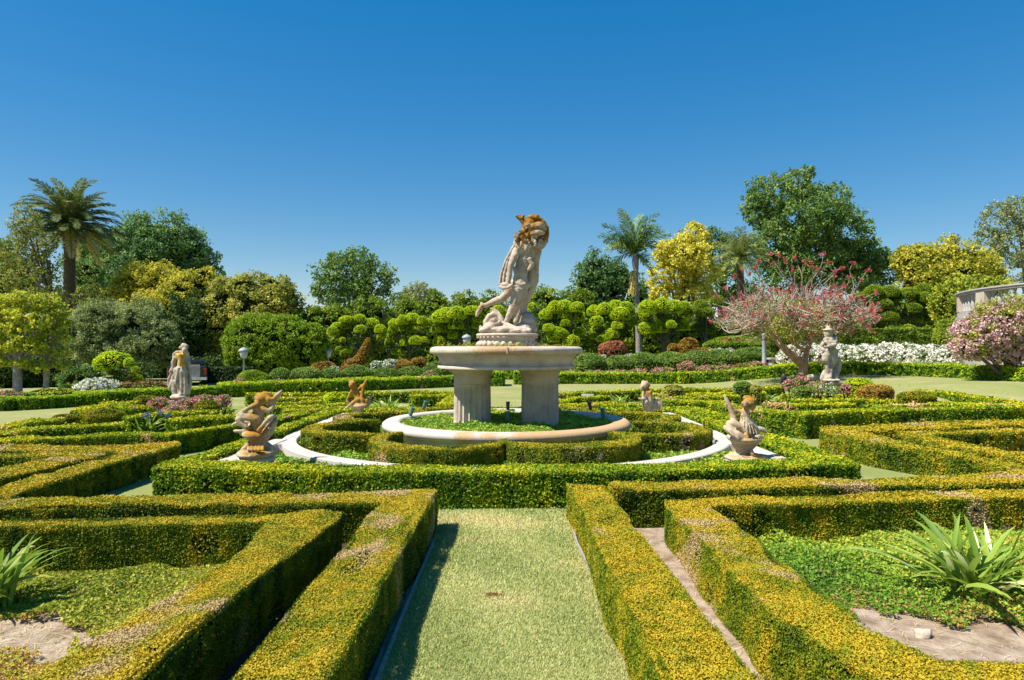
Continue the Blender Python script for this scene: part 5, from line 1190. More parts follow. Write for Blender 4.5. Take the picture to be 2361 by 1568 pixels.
# ================================================================ cloud-pruned trees
def padmesh(seed, mat):
    mb = MB(); n = 2600
    u = unit(rng.normal(size=(n, 3))); lo = rng.uniform(-.55, -.35, n); u[:, 2] = np.where(u[:, 2] < -.45, lo, u[:, 2])
    rad = 1 + .06 * fnoise(u, 3, seed) + rng.uniform(-.09, .05, n)
    leaves(mb, u * rad[:, None], u, .125, .6, .6, np.clip(.55 + .10 * fnoise(u, 3, seed + 3) + rng.normal(0, .17, n), 0, 1), 0, 0)
    Vv, T = ico(2); Vv = Vv.copy(); Vv[:, 2] = np.maximum(Vv[:, 2], -.42); mb.add(Vv * .92, T, .5, 0, 1)
    return mb.mesh('foliage_pad', [M[mat], M['core']])
PADS = {m: [padmesh(s, m) for s in (1, 2, 3)] for m in ('pad', 'greenbush')}
def cloud_tree(label, D, fn, pads, base, mat='pad', name='cloud_pruned_tree', group='cloud-pruned trees'):
    k = D / F; b = Q(base, 0, D); g = float(ground_z(b[0], D))
    t = thing(name, label, 'topiary tree', (b[0], D, g), group)
    tb = MB(); ctr = []
    sc = fn(1, 0)[0] - fn(0, 0)[0]
    for i, (x, y, rx, ry) in enumerate(pads):
        dy = random.Random(i * 7 + base).uniform(-.9, .5); p = Q(*fn(x, y), D + dy)
        o = bpy.data.objects.new('foliage_pad', PADS[mat][i % 3]); COL.objects.link(o); o.parent = t
        o.location = Vector(p - np.array(t['_o'])); o.scale = (rx * sc * k * 1.2, rx * sc * k * 1.15, ry * sc * k * 1.28); o.rotation_euler.z = i * 1.3
        ctr.append((p, rx * sc * k))
    top = max(c[0][2] for c in ctr)
    mid = np.array([b[0], D - .1, g + (top - g) * .3])
    tube(tb, smooth_path(np.array([[b[0], D, g, .17], [b[0] + .1, D - .1, g + (top - g) * .15, .14], [*mid, .12], [b[0], D - .2, g + (top - g) * .6, .07]]), 5)[:, :3], np.linspace(.17, .07, 16), 8)
    for p, r in ctr:
        j = mid + np.array([0, 0, (p[2] - mid[2]) * .35])
        s = smooth_path(np.array([j, j * .5 + p * .5 + np.array([0, 0, -.15]), p]), 5); tube(tb, s, np.linspace(.055, .028, len(s)), 6)
    tb.build('trunk', [M['darkbark']], t)
    pc = np.array([c[0] for c in ctr]); lo, hi = pc.min(0), pc.max(0); mc = (lo + hi) / 2
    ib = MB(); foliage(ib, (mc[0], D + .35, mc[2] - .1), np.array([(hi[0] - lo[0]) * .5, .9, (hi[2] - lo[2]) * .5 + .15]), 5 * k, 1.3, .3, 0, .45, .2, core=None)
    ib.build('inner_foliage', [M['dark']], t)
    return t
f1 = lambda x, y: (725.5 + x * .1333, 688.6 + y * .1333)
f2 = lambda x, y: (737.8 + x * .27448, 461.1 + y * .27448)
f3 = lambda x, y: (1291 + x * .353, 369 + y * .353)
f4 = lambda x, y: (1783 + x * .35284, 368.9 + y * .35284)
f5 = lambda x, y: (184.5 + x * .17187, 768.6 + y * .17187)
cloud_tree('cloud-pruned tree with bright round pads behind the long-necked topiary', 39, f1, [(560, 370, 110, 60), (770, 370, 110, 75), (560, 470, 120, 85), (310, 580, 90, 80), (390, 490, 90, 60), (780, 540, 85, 65), (990, 450, 115, 90), (1125, 540, 85, 70), (490, 670, 70, 55), (470, 720, 60, 45), (690, 750, 85, 50), (990, 730, 60, 50), (540, 900, 90, 60), (500, 970, 50, 45), (420, 870, 60, 35), (900, 640, 70, 40), (1150, 640, 70, 45)], 825)
cloud_tree('cloud-pruned tree with bright round pads left of the basin, second from the left', 40, f1, [(1380, 440, 85, 75), (1510, 390, 90, 80), (1700, 370, 110, 95), (1860, 390, 80, 70), (1970, 440, 60, 70), (1550, 520, 100, 70), (1780, 530, 115, 85), (1390, 670, 130, 105), (1280, 780, 60, 70), (1560, 760, 85, 80), (1740, 740, 95, 75), (1890, 720, 75, 50), (1450, 930, 110, 60), (1330, 560, 60, 60), (1660, 860, 60, 40)], 945)
cloud_tree('cloud-pruned tree behind the left half of the statue and basin', 40, f2, [(1030, 990, 75, 55), (1145, 960, 65, 50), (1240, 990, 60, 55), (1000, 1085, 60, 40), (1060, 945, 55, 32), (1140, 1060, 55, 35), (1030, 1080, 65, 40), (1120, 1140, 45, 35), (1215, 1130, 60, 40), (1000, 1190, 45, 40), (1310, 1060, 35, 30), (1280, 940, 70, 40), (1340, 1000, 50, 40)], 1060)
cloud_tree('cloud-pruned tree between the statue and the palm, right of the basin top', 41, f2, [(1900, 970, 50, 45), (1970, 920, 60, 55), (2060, 905, 60, 50), (2055, 960, 52, 55), (2160, 910, 55, 40), (2160, 985, 55, 50), (1930, 1015, 60, 50), (1920, 1080, 45, 30), (1990, 1130, 75, 50), (2110, 1190, 60, 45), (2175, 1115, 35, 30), (1960, 1170, 45, 35), (1780, 930, 45, 55), (1500, 940, 55, 40), (2060, 1040, 40, 30)], 1300)
cloud_tree('cloud-pruned tree just left of the feather palm trunk', 42, f3, [(225, 990, 40, 35), (290, 985, 50, 40), (370, 965, 45, 40), (430, 980, 50, 45), (395, 1015, 55, 40), (235, 1060, 40, 32), (310, 1070, 40, 30), (375, 1085, 35, 25), (245, 1115, 40, 28), (335, 1140, 45, 32), (285, 1170, 40, 25), (225, 1155, 30, 22), (475, 1065, 30, 25)], 1412)
cloud_tree('cloud-pruned tree just right of the feather palm trunk', 42, f3, [(575, 965, 50, 40), (660, 960, 50, 45), (745, 970, 50, 45), (805, 965, 40, 35), (545, 1025, 45, 38), (625, 1030, 45, 32), (690, 1035, 40, 28), (795, 1035, 45, 40), (565, 1110, 50, 38), (650, 1100, 50, 40), (725, 1080, 30, 25), (800, 1095, 45, 28)], 1530)
cloud_tree('cloud-pruned tree half hidden at the left side of the coral tree', 43, f3, [(920, 950, 40, 30), (885, 990, 38, 28), (960, 1000, 40, 32), (1030, 930, 46, 36), (915, 1040, 36, 26), (890, 1090, 40, 28), (960, 1110, 52, 36)], 1625, mat='greenbush')
cloud_tree('darker green cloud-pruned tree with pale limbs right of the coral tree', 48, f4, [(660, 860, 50, 35), (560, 905, 50, 30), (725, 950, 45, 35), (750, 1025, 55, 35), (880, 880, 55, 35), (760, 870, 50, 40), (980, 850, 50, 35), (990, 905, 45, 32), (915, 975, 45, 32), (920, 1045, 45, 28), (1000, 1040, 40, 35), (845, 1030, 30, 25), (750, 910, 50, 35), (1050, 870, 40, 30)], 2115, mat='greenbush')
cloud_tree('small cloud-pruned shrub with one large pad behind the red roses on the left', 27, f5, [(450, 400, 190, 125), (490, 510, 95, 80), (660, 410, 60, 62), (740, 490, 45, 40), (670, 590, 95, 60), (350, 620, 120, 30), (790, 610, 45, 45), (560, 640, 80, 50)], 282, mat='pad')

# ================================================================ background trees
G1 = 'tall dark hedge blocks behind the cloud-pruned trees'
for i, (a0, a1, yt, yb, D, lb) in enumerate([(690, 800, 704, 860, 47, 'dark tall hedge left of the magnolia trunk'), (826, 968, 692, 860, 46, 'square dark hedge block under the magnolia tree'), (976, 1100, 682, 860, 46, 'tall dark hedge block left of the statue'), (1100, 1235, 680, 860, 47, 'tall dark hedge block directly behind the statue legs'), (1225, 1365, 668, 860, 46, 'tall hedge block right of the statue'), (1365, 1480, 742, 860, 48, 'dark hedge behind the tree left of the palm'), (1480, 1700, 745, 860, 48, 'dark hedge behind the tree right of the palm'), (1985, 2160, 690, 800, 52, 'dark hedge mass behind the dark cloud-pruned tree')]):
    bl = []
    nx_ = max(2, int((a1 - a0) / 55)); ny_ = max(2, int((yb - yt) / 50))
    for x in np.linspace(a0 + 28, a1 - 28, nx_):
        for y in np.linspace(yt + 30, yb - 25, ny_): bl.append((x, y + rng.uniform(-5, 5), 38, 36, rng.uniform(-.3, .3)))
    tree('tall_hedge', lb, 'hedge', D, bl, 'tallhedge', [((a0 + a1) / 2, 870, 6), ((a0 + a1) / 2, yb - 60, 5)], leaf=6, cov=2.4, clump=.30, group=G1, limbs=False, tmid=.5)

# round bright bush
tree('round_bush', 'large round bright green bush left of the cloud-pruned trees', 'shrub', 37, [(600, 795, 76, 70), (655, 790, 70, 58), (690, 802, 62, 58), (580, 822, 55, 45), (640, 825, 70, 40), (725, 800, 30, 52)], 'greenbush', leaf=5.0, cov=3.4, clump=.13, inner=.95, tvar=.16, limbs=False, lump=.03, dj=.1)
# tree of the left
tree('large_tree', 'broad dark green tree behind the canary palm on the left', 'tree', 66, [(370, 560, 92, 62), (300, 590, 80, 60), (440, 600, 62, 52), (330, 640, 110, 60), (225, 620, 66, 62), (480, 640, 32, 30), (400, 640, 80, 52)], 'bluegreen', leaf=6.5, cov=3.0, clump=.24, tvar=.26)
tree('yellow_tree', 'wide yellow-tipped tree above the left statue', 'tree', 50, [(370, 650, 60, 42), (320, 660, 60, 40), (430, 670, 60, 45), (285, 690, 50, 45), (380, 720, 95, 65), (460, 720, 42, 50), (470, 640, 30, 22)], 'yellow', leaf=6.5, cov=2.3, clump=.26, tmid=.55)
tree('drooping_tree', 'yellowish drooping tree left of the round bright bush', 'tree', 47, [(560, 670, 58, 36), (630, 670, 50, 38), (520, 700, 46, 50), (600, 712, 80, 55), (668, 700, 28, 42), (500, 745, 30, 60), (492, 800, 22, 50)], 'umber', leaf=6.5, cov=2.4, clump=.26, tmid=.52, tvar=.28)
tree('grey_tree', 'grey-green small-leaved tree behind the small cloud-pruned shrub', 'tree', 36, [(240, 745, 68, 56), (310, 750, 72, 52), (355, 785, 48, 46), (220, 800, 62, 46), (300, 810, 76, 44), (180, 760, 38, 42), (370, 820, 40, 28)], 'olive', leaf=5.0, cov=3.0, clump=.2, tvar=.24)
tree('light_tree', 'light yellow-green tree with two pale trunks at the left edge', 'tree', 25, [(50, 684, 26, 14), (18, 694, 30, 15), (82, 700, 28, 17), (0, 722, 36, 20), (52, 728, 40, 18), (92, 740, 26, 20), (14, 760, 34, 17), (60, 768, 34, 20), (-12, 796, 34, 20), (34, 800, 30, 14), (80, 800, 26, 18), (4, 834, 30, 12), (60, 838, 22, 11), (88, 850, 20, 9), (-50, 760, 50, 60)], 'lime', [(41, 912, 10), (40, 860, 9), (38, 780, 6)], 'greybark', leaf=7, cov=2.6, clump=.3, core=False, tmid=.55, tvar=.28, base=41)  # darker grey bark carries the shade on the trunk
tree('light_tree', 'slender pale-trunked young tree beside the light yellow-green tree', 'tree', 25.5, [(112, 692, 26, 15), (138, 716, 22, 16), (112, 728, 26, 14), (150, 745, 14, 14), (128, 760, 26, 17), (150, 782, 18, 12), (108, 790, 22, 15), (140, 812, 22, 13), (112, 836, 22, 12), (150, 842, 16, 9)], 'lime', [(105, 908, 6), (107, 870, 6), (110, 790, 4)], 'palebark', leaf=7, cov=2.4, clump=.3, core=False, tmid=.55, base=105)
tree('sparse_tree', 'thin olive tree with bare brown branches in front of the palm', 'tree', 44, [(58, 510, 32, 38), (85, 560, 40, 42), (45, 590, 44, 38), (108, 610, 28, 46), (80, 645, 60, 36), (25, 640, 36, 36), (110, 690, 60, 26), (205, 680, 34, 22)], 'umber', [(125, 880, 8), (120, 740, 6), (112, 600, 3.5)], 'bark', leaf=6, cov=.85, clump=.24, core=False, tmid=.22, tvar=.22)
tree('green_tree', 'mid green tree at the left edge behind the sparse tree', 'tree', 58, [(10, 600, 40, 46), (40, 650, 60, 50), (20, 690, 60, 40), (150, 700, 60, 40), (215, 690, 40, 45), (205, 640, 36, 40), (-40, 640, 60, 80)], 'oak', leaf=6.5, cov=2.3, clump=.26, tmid=.6)
# undergrowth at the left, dark leaf colour standing in for shade under the trees
for i, (a, b, rx, ry, D, mt, lb) in enumerate([(20, 870, 66, 46, 30, 'dark', 'dark shrub behind the left tree trunks at the edge'), (120, 868, 66, 46, 31, 'dark', 'dark leafy shrub between the two pale trunks'), (190, 880, 46, 36, 28, 'oak', 'dark green shrub left of the white rose bush'), (370, 862, 60, 48, 40, 'dark', 'dark shrub behind the red roses'), (440, 780, 44, 90, 46, 'dark', 'very dark foliage behind the head of the left statue'), (470, 855, 44, 36, 44, 'dark', 'dark shrub behind the parked truck')]):
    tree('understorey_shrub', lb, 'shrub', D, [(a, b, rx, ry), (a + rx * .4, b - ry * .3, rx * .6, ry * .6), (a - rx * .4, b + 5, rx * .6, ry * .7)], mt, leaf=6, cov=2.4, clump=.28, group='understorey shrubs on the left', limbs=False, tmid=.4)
for i, (a, b, rx, ry, D, mt) in enumerate([(60, 914, 34, 9, 20.6, 'cover'), (120, 905, 40, 9, 21.2, 'lime'), (158, 906, 30, 10, 21.6, 'cover')]):
    dome('flower_bed_plant', ['low leafy plants at the left tree foot', 'yellow-green low shrub between the two pale trunks', 'leafy green plants left of the white rose bush'][i], a, b, rx, ry, D, mt, cat='plant', leaf=5, wob=.12, cov=4)
# dark clipped hedge with the lamp
c0 = Q(470, 0, 34); c1 = Q(556, 0, 34)
hedge('dark_hedge', 'very dark clipped hedge in the shade right of the parked truck', [poly_ccw([(c0[0], 33.6), (c1[0], 33.6), (c1[0], 36.5), (c0[0], 36.5)])], .75, 0, ytop=.12, yside=.05, dry=0, mat='dark', cov=6)  # lowest leaf tones put the deep shade into this hedge's colour
# middle
tree('magnolia_tree', 'dark glossy tree with an irregular crown left of the statue', 'tree', 58, [(800, 640, 66, 50), (775, 605, 22, 22), (830, 595, 34, 26), (852, 650, 56, 42), (760, 665, 42, 34), (822, 690, 80, 34), (890, 640, 18, 12), (735, 670, 16, 16)], 'oak', [(815, 860, 7), (818, 700, 6), (820, 620, 3)], leaf=7, cov=1.7, clump=.26, core=False, tmid=.5, tvar=.28)
tree('pale_tree', 'small pale green tree seen between two dark hedge blocks', 'tree', 80, [(962, 680, 34, 26), (945, 700, 26, 40), (975, 705, 20, 40)], 'gum', leaf=5.5, cov=1.5, clump=.3, core=False, tmid=.6)
tree('round_oak', 'dark blue-green tree left of the feather palm', 'tree', 62, [(1375, 630, 44, 38), (1400, 660, 54, 46), (1352, 650, 30, 34), (1430, 640, 26, 26), (1400, 710, 60, 30), (1470, 690, 34, 50)], 'bluegreen', leaf=6.5, cov=2.2, clump=.26, tmid=.38)
tree('golden_tree', 'bright golden yellow tree right of the feather palm', 'tree', 55, [(1603, 545, 30, 34), (1580, 585, 55, 44), (1540, 585, 30, 32), (1610, 620, 44, 44), (1555, 635, 52, 38), (1600, 680, 44, 26), (1520, 680, 26, 22)], 'gold', leaf=7, cov=3.2, clump=.24, core=False, tmid=.55, tvar=.25)
tree('back_tree', 'dull green tree filling the gap between golden tree and big oak', 'tree', 72, [(1640, 550, 26, 30), (1660, 590, 40, 40), (1660, 660, 60, 40), (1720, 690, 60, 40)], 'oak', leaf=6, cov=1.5, clump=.28, core=False, tmid=.45)
tree('big_oak', 'huge dark oak tree towering over the coral tree', 'tree', 64, [(1840, 430, 40, 40), (1785, 455, 66, 44), (1755, 480, 46, 48), (1905, 470, 55, 48), (1860, 505, 110, 60), (1935, 540, 72, 60), (1790, 560, 70, 60), (1880, 600, 120, 60), (1985, 600, 62, 50), (1960, 640, 70, 46), (2040, 620, 34, 46), (1820, 640, 70, 40), (1865, 395, 16, 14)], 'oak', [(1860, 800, 20), (1855, 640, 16), (1850, 520, 9)], leaf=6.8, cov=1.9, clump=.19, core=False, tmid=.52, tvar=.28, inner=.6)
tree('yellow_tree', 'yellow-orange tree right of the big oak', 'tree', 56, [(2150, 600, 66, 40), (2210, 610, 70, 46), (2110, 610, 44, 40), (2170, 640, 90, 50), (2262, 625, 44, 36), (2120, 660, 50, 40), (2080, 600, 20, 30)], 'yellow', leaf=7, cov=2.4, clump=.24, tmid=.52, tvar=.25)
tree('vine_tree', 'yellow-green leafy tree leaning against the terrace balustrade', 'tree', 44, [(2215, 680, 50, 36), (2265, 660, 40, 24), (2180, 710, 34, 44), (2200, 735, 40, 30), (2300, 660, 34, 20)], 'lime', leaf=7, cov=2.4, clump=.25, tmid=.4, tvar=.25)
tree('gum_tree', 'grey-green open tree at the right edge above the terrace', 'tree', 60, [(2300, 510, 44, 42), (2350, 490, 50, 40), (2280, 560, 34, 36), (2340, 570, 52, 46), (2400, 540, 60, 90), (2330, 620, 50, 36)], 'gum', [(2370, 800, 8), (2365, 640, 6), (2350, 520, 3)], 'palebark', leaf=6.0, cov=1.0, clump=.22, core=False, tmid=.45, tvar=.28)
# clipped hedges behind the white roses
hz = lambda x, y: np.full(np.shape(x), .5)
def farhedge(lb, a0, a1, D, ztop, depth=1.4):
    c0 = Q(a0, 0, D); c1 = Q(a1, 0, D)
    hedge('tall_clipped_hedge', lb, [poly_ccw([(c0[0], D), (c1[0], D), (c1[0] + .5, D + depth), (c0[0], D + depth)])], ztop, .3, ytop=.55, yside=.42, dry=.05, mat='tallhedge', cov=6, wob=.08)
farhedge('long clipped hedge wall behind the bank of white roses', 1640, 2150, 43, CH + (805 - 757) * 43 / F)
dome('column_shrub', 'rounded upright clipped shrub at the end of the hedge wall beside the blossom shrub', 2182, 782, 29, 46, 33, 'tallhedge', leaf=4.5, tmid=.7, wob=.03)
# background wood
mb = MB()
for x in np.linspace(-500, 2850, 52):
    yt = 735 + 18 * math.sin(x * .013) + rng.uniform(-14, 14)
    for y in (yt + 24, yt + 70, yt + 108):
        dd = 84 + rng.uniform(-3, 3); c = Q(x, y, dd); kk = dd / F
        foliage(mb, c, np.array([52, 40, 40]) * kk, 8 * kk, 1.5, .3, 0, .45, .25, core=1, seed=int(x) + 999)
tag(mb.build('woods', [M['dark'], M['core']], origin=(0, 84, 0)), 'continuous dark line of woods far behind the garden', 'woods', kind='stuff')

# ---------------------------------------------------------------- palms
def frond(mb, base, d, length, droop, nl, lw, ll, tone, up=.5, dry=0., fluff=.35):
    s = np.linspace(0, 1, nl)
    d = np.asarray(d, float); hd = np.array([d[0], d[1], 0]); hd = hd / max(np.linalg.norm(hd), 1e-6)
    e = math.atan2(d[2], math.hypot(d[0], d[1]))
    ang = e - droop * s ** 1.4
    step = length / nl
    pts = base + np.cumsum(np.column_stack([np.cos(ang)[:, None] * hd[:2], np.sin(ang)]) * step, 0)
    side = np.cross(hd, [0, 0, 1.])
    tan = unit(np.gradient(pts, axis=0))
    tube(mb, pts[::max(1, nl // 10)], np.linspace(lw * .8, lw * .2, len(pts[::max(1, nl // 10)])), 4, 0, tone, False)
    prof = np.sin(np.clip(s * .93 + .07, 0, 1) * math.pi) ** .55
    for sg in (-1, 1):
        L = ll * prof * rng.uniform(.85, 1.1, nl)
        dirv = unit(side * sg * rng.uniform(.55, .95, (nl, 1)) + tan * rng.uniform(.5, .9, (nl, 1)) + np.array([0, 0, 1]) * rng.normal(-.12, fluff, (nl, 1)))
        tip = pts + dirv * L[:, None]; mid = pts + dirv * (L * .5)[:, None]
        wv = tan * (lw * .9)
        V = np.stack([pts - wv * .6, mid - wv, tip, mid + wv], 1)
        mb.add(V.reshape(-1, 3), np.arange(4 * nl).reshape(nl, 4), np.clip(tone + rng.normal(0, .12, nl), 0, 1), dry)
# canary palm
D = 50; k = D / F; c = Q(160, 521, D); b = Q(160, 0, D)
t = thing('canary_palm', 'stout date palm with an arching dark crown above the left trees', 'palm tree', (b[0], D, 0))
mb = MB()
for i in range(88):
    a = i * 2.39996; el = math.radians(88 - 112 * (i / 88) ** .85)
    d = np.array([math.cos(a) * math.cos(el), math.sin(a) * math.cos(el), math.sin(el)])
    frond(mb, c + d * .35, d, rng.uniform(108, 126) * k, rng.uniform(1.1, 1.7) if el > .2 else rng.uniform(.5, 1.0), 64, .06, 21 * k, np.clip(.55 - .3 * (i / 88) + rng.normal(0, .14), 0, 1), dry=float(i > 80) * .5, fluff=.14)
mb.build('crown', [M['palm']], t)
mb = MB(); pt = smooth_path(np.array([[*Q(160, 870, D), 14 * k], [*Q(160, 700, D), 12.5 * k], [*Q(161, 575, D), 12 * k], [*Q(161, 540, D), 18 * k], [*Q(160, 518, D), 13 * k]]), 8)
tube(mb, pt[:, :3], pt[:, 3], 14); mb.build('trunk', [M['palmbark']], t)
# feather palm
D = 46; k = D / F; c = Q(1464, 585, D); b = Q(1473, 0, D)
t = thing('feather_palm', 'slim feather palm with a loose upswept crown right of the statue', 'palm tree', (b[0], D, float(ground_z(b[0], D))))
mb = MB()
TG = [(-75, -48, .5), (-58, -75, .5), (-30, -95, .35), (-8, -102, .3), (12, -100, .3), (52, -80, .55), (45, -60, .6), (28, -92, .4), (60, -55, .8), (-70, -20, .9), (-62, -38, .6), (-40, -60, .5), (22, -70, .4), (40, -30, .9), (-25, -40, .4), (6, -80, .3), (-50, 10, 1.2), (30, 10, 1.3), (36, 50, .3), (-18, -70, .3), (35, -75, .5), (-48, -30, .7)]
for i, (x, y, dr) in enumerate(TG):
    d = np.array([x * k, rng.uniform(-45, 45) * k, -y * k]); ln = np.linalg.norm(d) * 1.12
    frond(mb, c, unit(d + np.array([0, 0, .3 * ln])), ln, dr + .35, 64, .045, 24 * k, np.clip(.5 + rng.normal(0, .2), 0, 1), fluff=.42)
mb.build('crown', [M['palm2']], t)
mb = MB()
for i in range(10): frond(mb, Q(1458 + rng.uniform(-2, 4), 622, D - .3), np.array([rng.normal(0, .1), rng.normal(0, .1), -1]), 62 * k, 0, 26, .03, 9 * k, .3, dry=.9, fluff=.2)
mb.build('dead_frond', [M['palm2']], t)
mb = MB(); pt = smooth_path(np.array([[*Q(1474, 850, D), 8 * k], [*Q(1471, 740, D), 6.2 * k], [*Q(1467, 640, D), 5 * k], [*Q(1465, 605, D), 8 * k], [*Q(1464, 585, D), 5 * k]]), 8)
tube(mb, pt[:, :3], pt[:, 3], 12); mb.build('trunk', [M['greybark']], t)
# shaggy palm
D = 58; k = D / F; c = Q(1706, 590, D); b = Q(1708, 0, D)
t = thing('shaggy_palm', 'dull shaggy palm half hidden between golden tree and big oak', 'palm tree', (b[0], D, .55))
mb = MB()
for i in range(58):
    a = i * 2.4; el = math.radians(88 - 125 * (i / 58)); d = np.array([math.cos(a) * math.cos(el), math.sin(a) * math.cos(el), math.sin(el)])
    frond(mb, c, d, rng.uniform(60, 78) * k, rng.uniform(.5, 1.2), 34, .05, 15 * k, np.clip(.55 + rng.normal(0, .15), 0, 1), dry=.35 * rng.random(), fluff=.4)
mb.build('crown', [M['palm2']], t)
mb = MB(); tube(mb, [Q(1708, 860, D), Q(1708, 700, D), Q(1706, 590, D)], [9 * k, 8 * k, 8 * k], 10); mb.build('trunk', [M['palmbark']], t)

# ---------------------------------------------------------------- coral tree
D = 29.0; k = D / F; b = Q(1852, 868, D); g = float(ground_z(b[0], D))
fc = lambda x, y: (1623.2 + x * .21564, 553.3 + y * .21564)
t = thing('coral_tree', 'spreading coral tree with bare tangled branches and red flowers on the right lawn', 'tree', (b[0], D, g))
tb = MB(); ends = []
def limb(pts, dy=(0, 0)):
    n = len(pts); p = np.array([[*Q(*fc(a, c), D + dy[0] + (dy[1] - dy[0]) * i / (n - 1)), r * .21564 * k] for i, (a, c, r) in enumerate(pts)])
    s = smooth_path(p, 6); tube(tb, s[:, :3], s[:, 3], 10); return s
base_z = Q(*fc(1035, 1480), D)
LM = [limb([(1010, 1500, 62), (1035, 1440, 48), (1065, 1370, 46), (1060, 1310, 52)]),
      limb([(1050, 1330, 44), (980, 1270, 44), (900, 1200, 38), (820, 1120, 34), (775, 1060, 26), (700, 980, 20), (600, 900, 14), (470, 830, 9)], (0, -.6)),
      limb([(1070, 1330, 38), (1085, 1240, 30), (1105, 1170, 26), (1140, 1080, 26), (1165, 1000, 22), (1170, 900, 18), (1130, 780, 12), (1100, 640, 8)], (0, .3)),
      limb([(1140, 1080, 22), (1200, 1050, 20), (1290, 1030, 16), (1400, 980, 14), (1500, 920, 10), (1640, 850, 7)], (.1, .9)),
      limb([(1100, 1190, 20), (1020, 1150, 18), (950, 1100, 16), (930, 1040, 15), (945, 940, 13), (930, 800, 10), (860, 660, 7)], (0, -1.2)),
      limb([(1170, 940, 16), (1290, 850, 14), (1430, 760, 11), (1560, 640, 7)], (.2, -1.0)),
      limb([(780, 1060, 20), (720, 900, 15), (620, 740, 11), (520, 600, 7)], (-.3, .9)),
      limb([(940, 1000, 12), (1010, 850, 12), (1000, 700, 9), (1040, 560, 6)], (-.6, .8)),
      limb([(700, 980, 14), (520, 960, 10), (360, 960, 7)], (-.4, -1.4)),
      limb([(1400, 980, 10), (1560, 960, 8), (1720, 900, 5)], (.8, 1.5))]
tb.build('trunk', [M['coralbark']], t)
# twigs: start on the limbs, sweep outwards and upwards
cen = Q(*fc(975, 830), D)
Rr = np.array([840 * .21564 * k, 3.0, 370 * .21564 * k])
starts = np.vstack([np.column_stack([s[len(s) // 3:, :3], s[len(s) // 3:, 3]]) for s in LM[1:]])
tw = MB(); tips = []
for i in range(440):
    u = unit(rng.normal(size=3)); u[2] = abs(u[2]) * 1.0 - .22 if rng.random() < .85 else u[2]
    tgt = cen + unit(u) * Rr * rng.uniform(.62, 1.02)
    dd = ((starts[:, :3] - tgt) ** 2).sum(1); j = rng.choice(np.argsort(dd)[:22]); s0 = starts[j]
    m = s0[:3] * .5 + tgt * .5 + rng.normal(0, .16, 3) + np.array([0, 0, -.10])
    m2 = s0[:3] * .2 + tgt * .8 + rng.normal(0, .12, 3) + np.array([0, 0, -.06])
    p = smooth_path(np.array([s0[:3], m, m2, tgt + np.array([0, 0, .10])]), 4)
    tube(tw, p, np.linspace(.026, .010, len(p)), 4, 0, .5, False)
    tips.append((p[-1], unit(p[-1] - p[-3])))
    for _ in range(2):
        q0 = p[rng.integers(4, len(p) - 1)]; q2 = q0 + unit(unit(q0 - cen) + rng.normal(0, .6, 3) + np.array([0, 0, .4])) * rng.uniform(.2, .55)
        q = smooth_path(np.array([q0, q0 * .5 + q2 * .5 + rng.normal(0, .05, 3), q2]), 3); tube(tw, q, np.linspace(.014, .008, len(q)), 3, 0, .5, False)
        if rng.random() < .25: tips.append((q2, unit(q2 - q0)))
for (x, y) in [(690, 150), (800, 170), (1270, 165), (1060, 230), (870, 240), (950, 300), (1390, 330), (1590, 250), (1750, 330), (480, 380), (400, 330), (330, 390), (130, 600), (1810, 700), (1860, 850), (1770, 940), (240, 1050), (80, 870), (600, 230), (740, 260), (980, 190), (1160, 260), (1330, 240), (1480, 300), (1680, 430), (1850, 560), (220, 500), (300, 620), (180, 760), (560, 300), (1230, 330), (1550, 400)]:
    p2 = Q(*fc(x, y), D + rng.uniform(-.8, .8)); j = np.argmin(((starts[:, :3] - (p2 * .6 + cen * .4)) ** 2).sum(1)); s0 = starts[j][:3]
    p = smooth_path(np.array([s0, s0 * .6 + p2 * .4 + rng.normal(0, .1, 3), s0 * .2 + p2 * .8 + rng.normal(0, .06, 3), p2]), 5); tube(tw, p, np.linspace(.02, .008, len(p)), 4, 0, .5, False)
    for _ in range(2): tips.append((p2 + rng.normal(0, .04, 3), unit(rng.normal(size=3))))
tw.build('twigs', [M['twig']], t)
fb = MB()
sel = [tips[i] for i in rng.choice(len(tips), 300, replace=False)] + tips[-72:]
for p, d in sel:
    n = 16; u = unit(d + rng.normal(0, .75, (n, 3)))
    leaves(fb, p + u * rng.uniform(.02, .12, (n, 1)), unit(np.cross(u, rng.normal(size=(n, 3)))), .10, .42, .9, np.clip(rng.normal(.5, .25, n), 0, 1), 0, 0)
fb.build('blossoms', [M['coral_petal']], t)
lf = MB()
for _ in range(240):
    u = unit(rng.normal(size=3)); p = cen + u * Rr * rng.uniform(.1, .80) + np.array([0, 0, -.05])
    n = 26; q = p + rng.normal(0, .13, (n, 3)); leaves(lf, q, unit(rng.normal(size=(n, 3)) + np.array([0, 0, .6])), .10, .6, .6, np.clip(rng.normal(.5, .25, n), 0, 1), 0, 0)
lf.build('leaves', [M['umber']], t)
rock('pale rock at the foot of the coral tree trunk', Q(1874, 872, 28.6), (.26, .16, .11), 8)

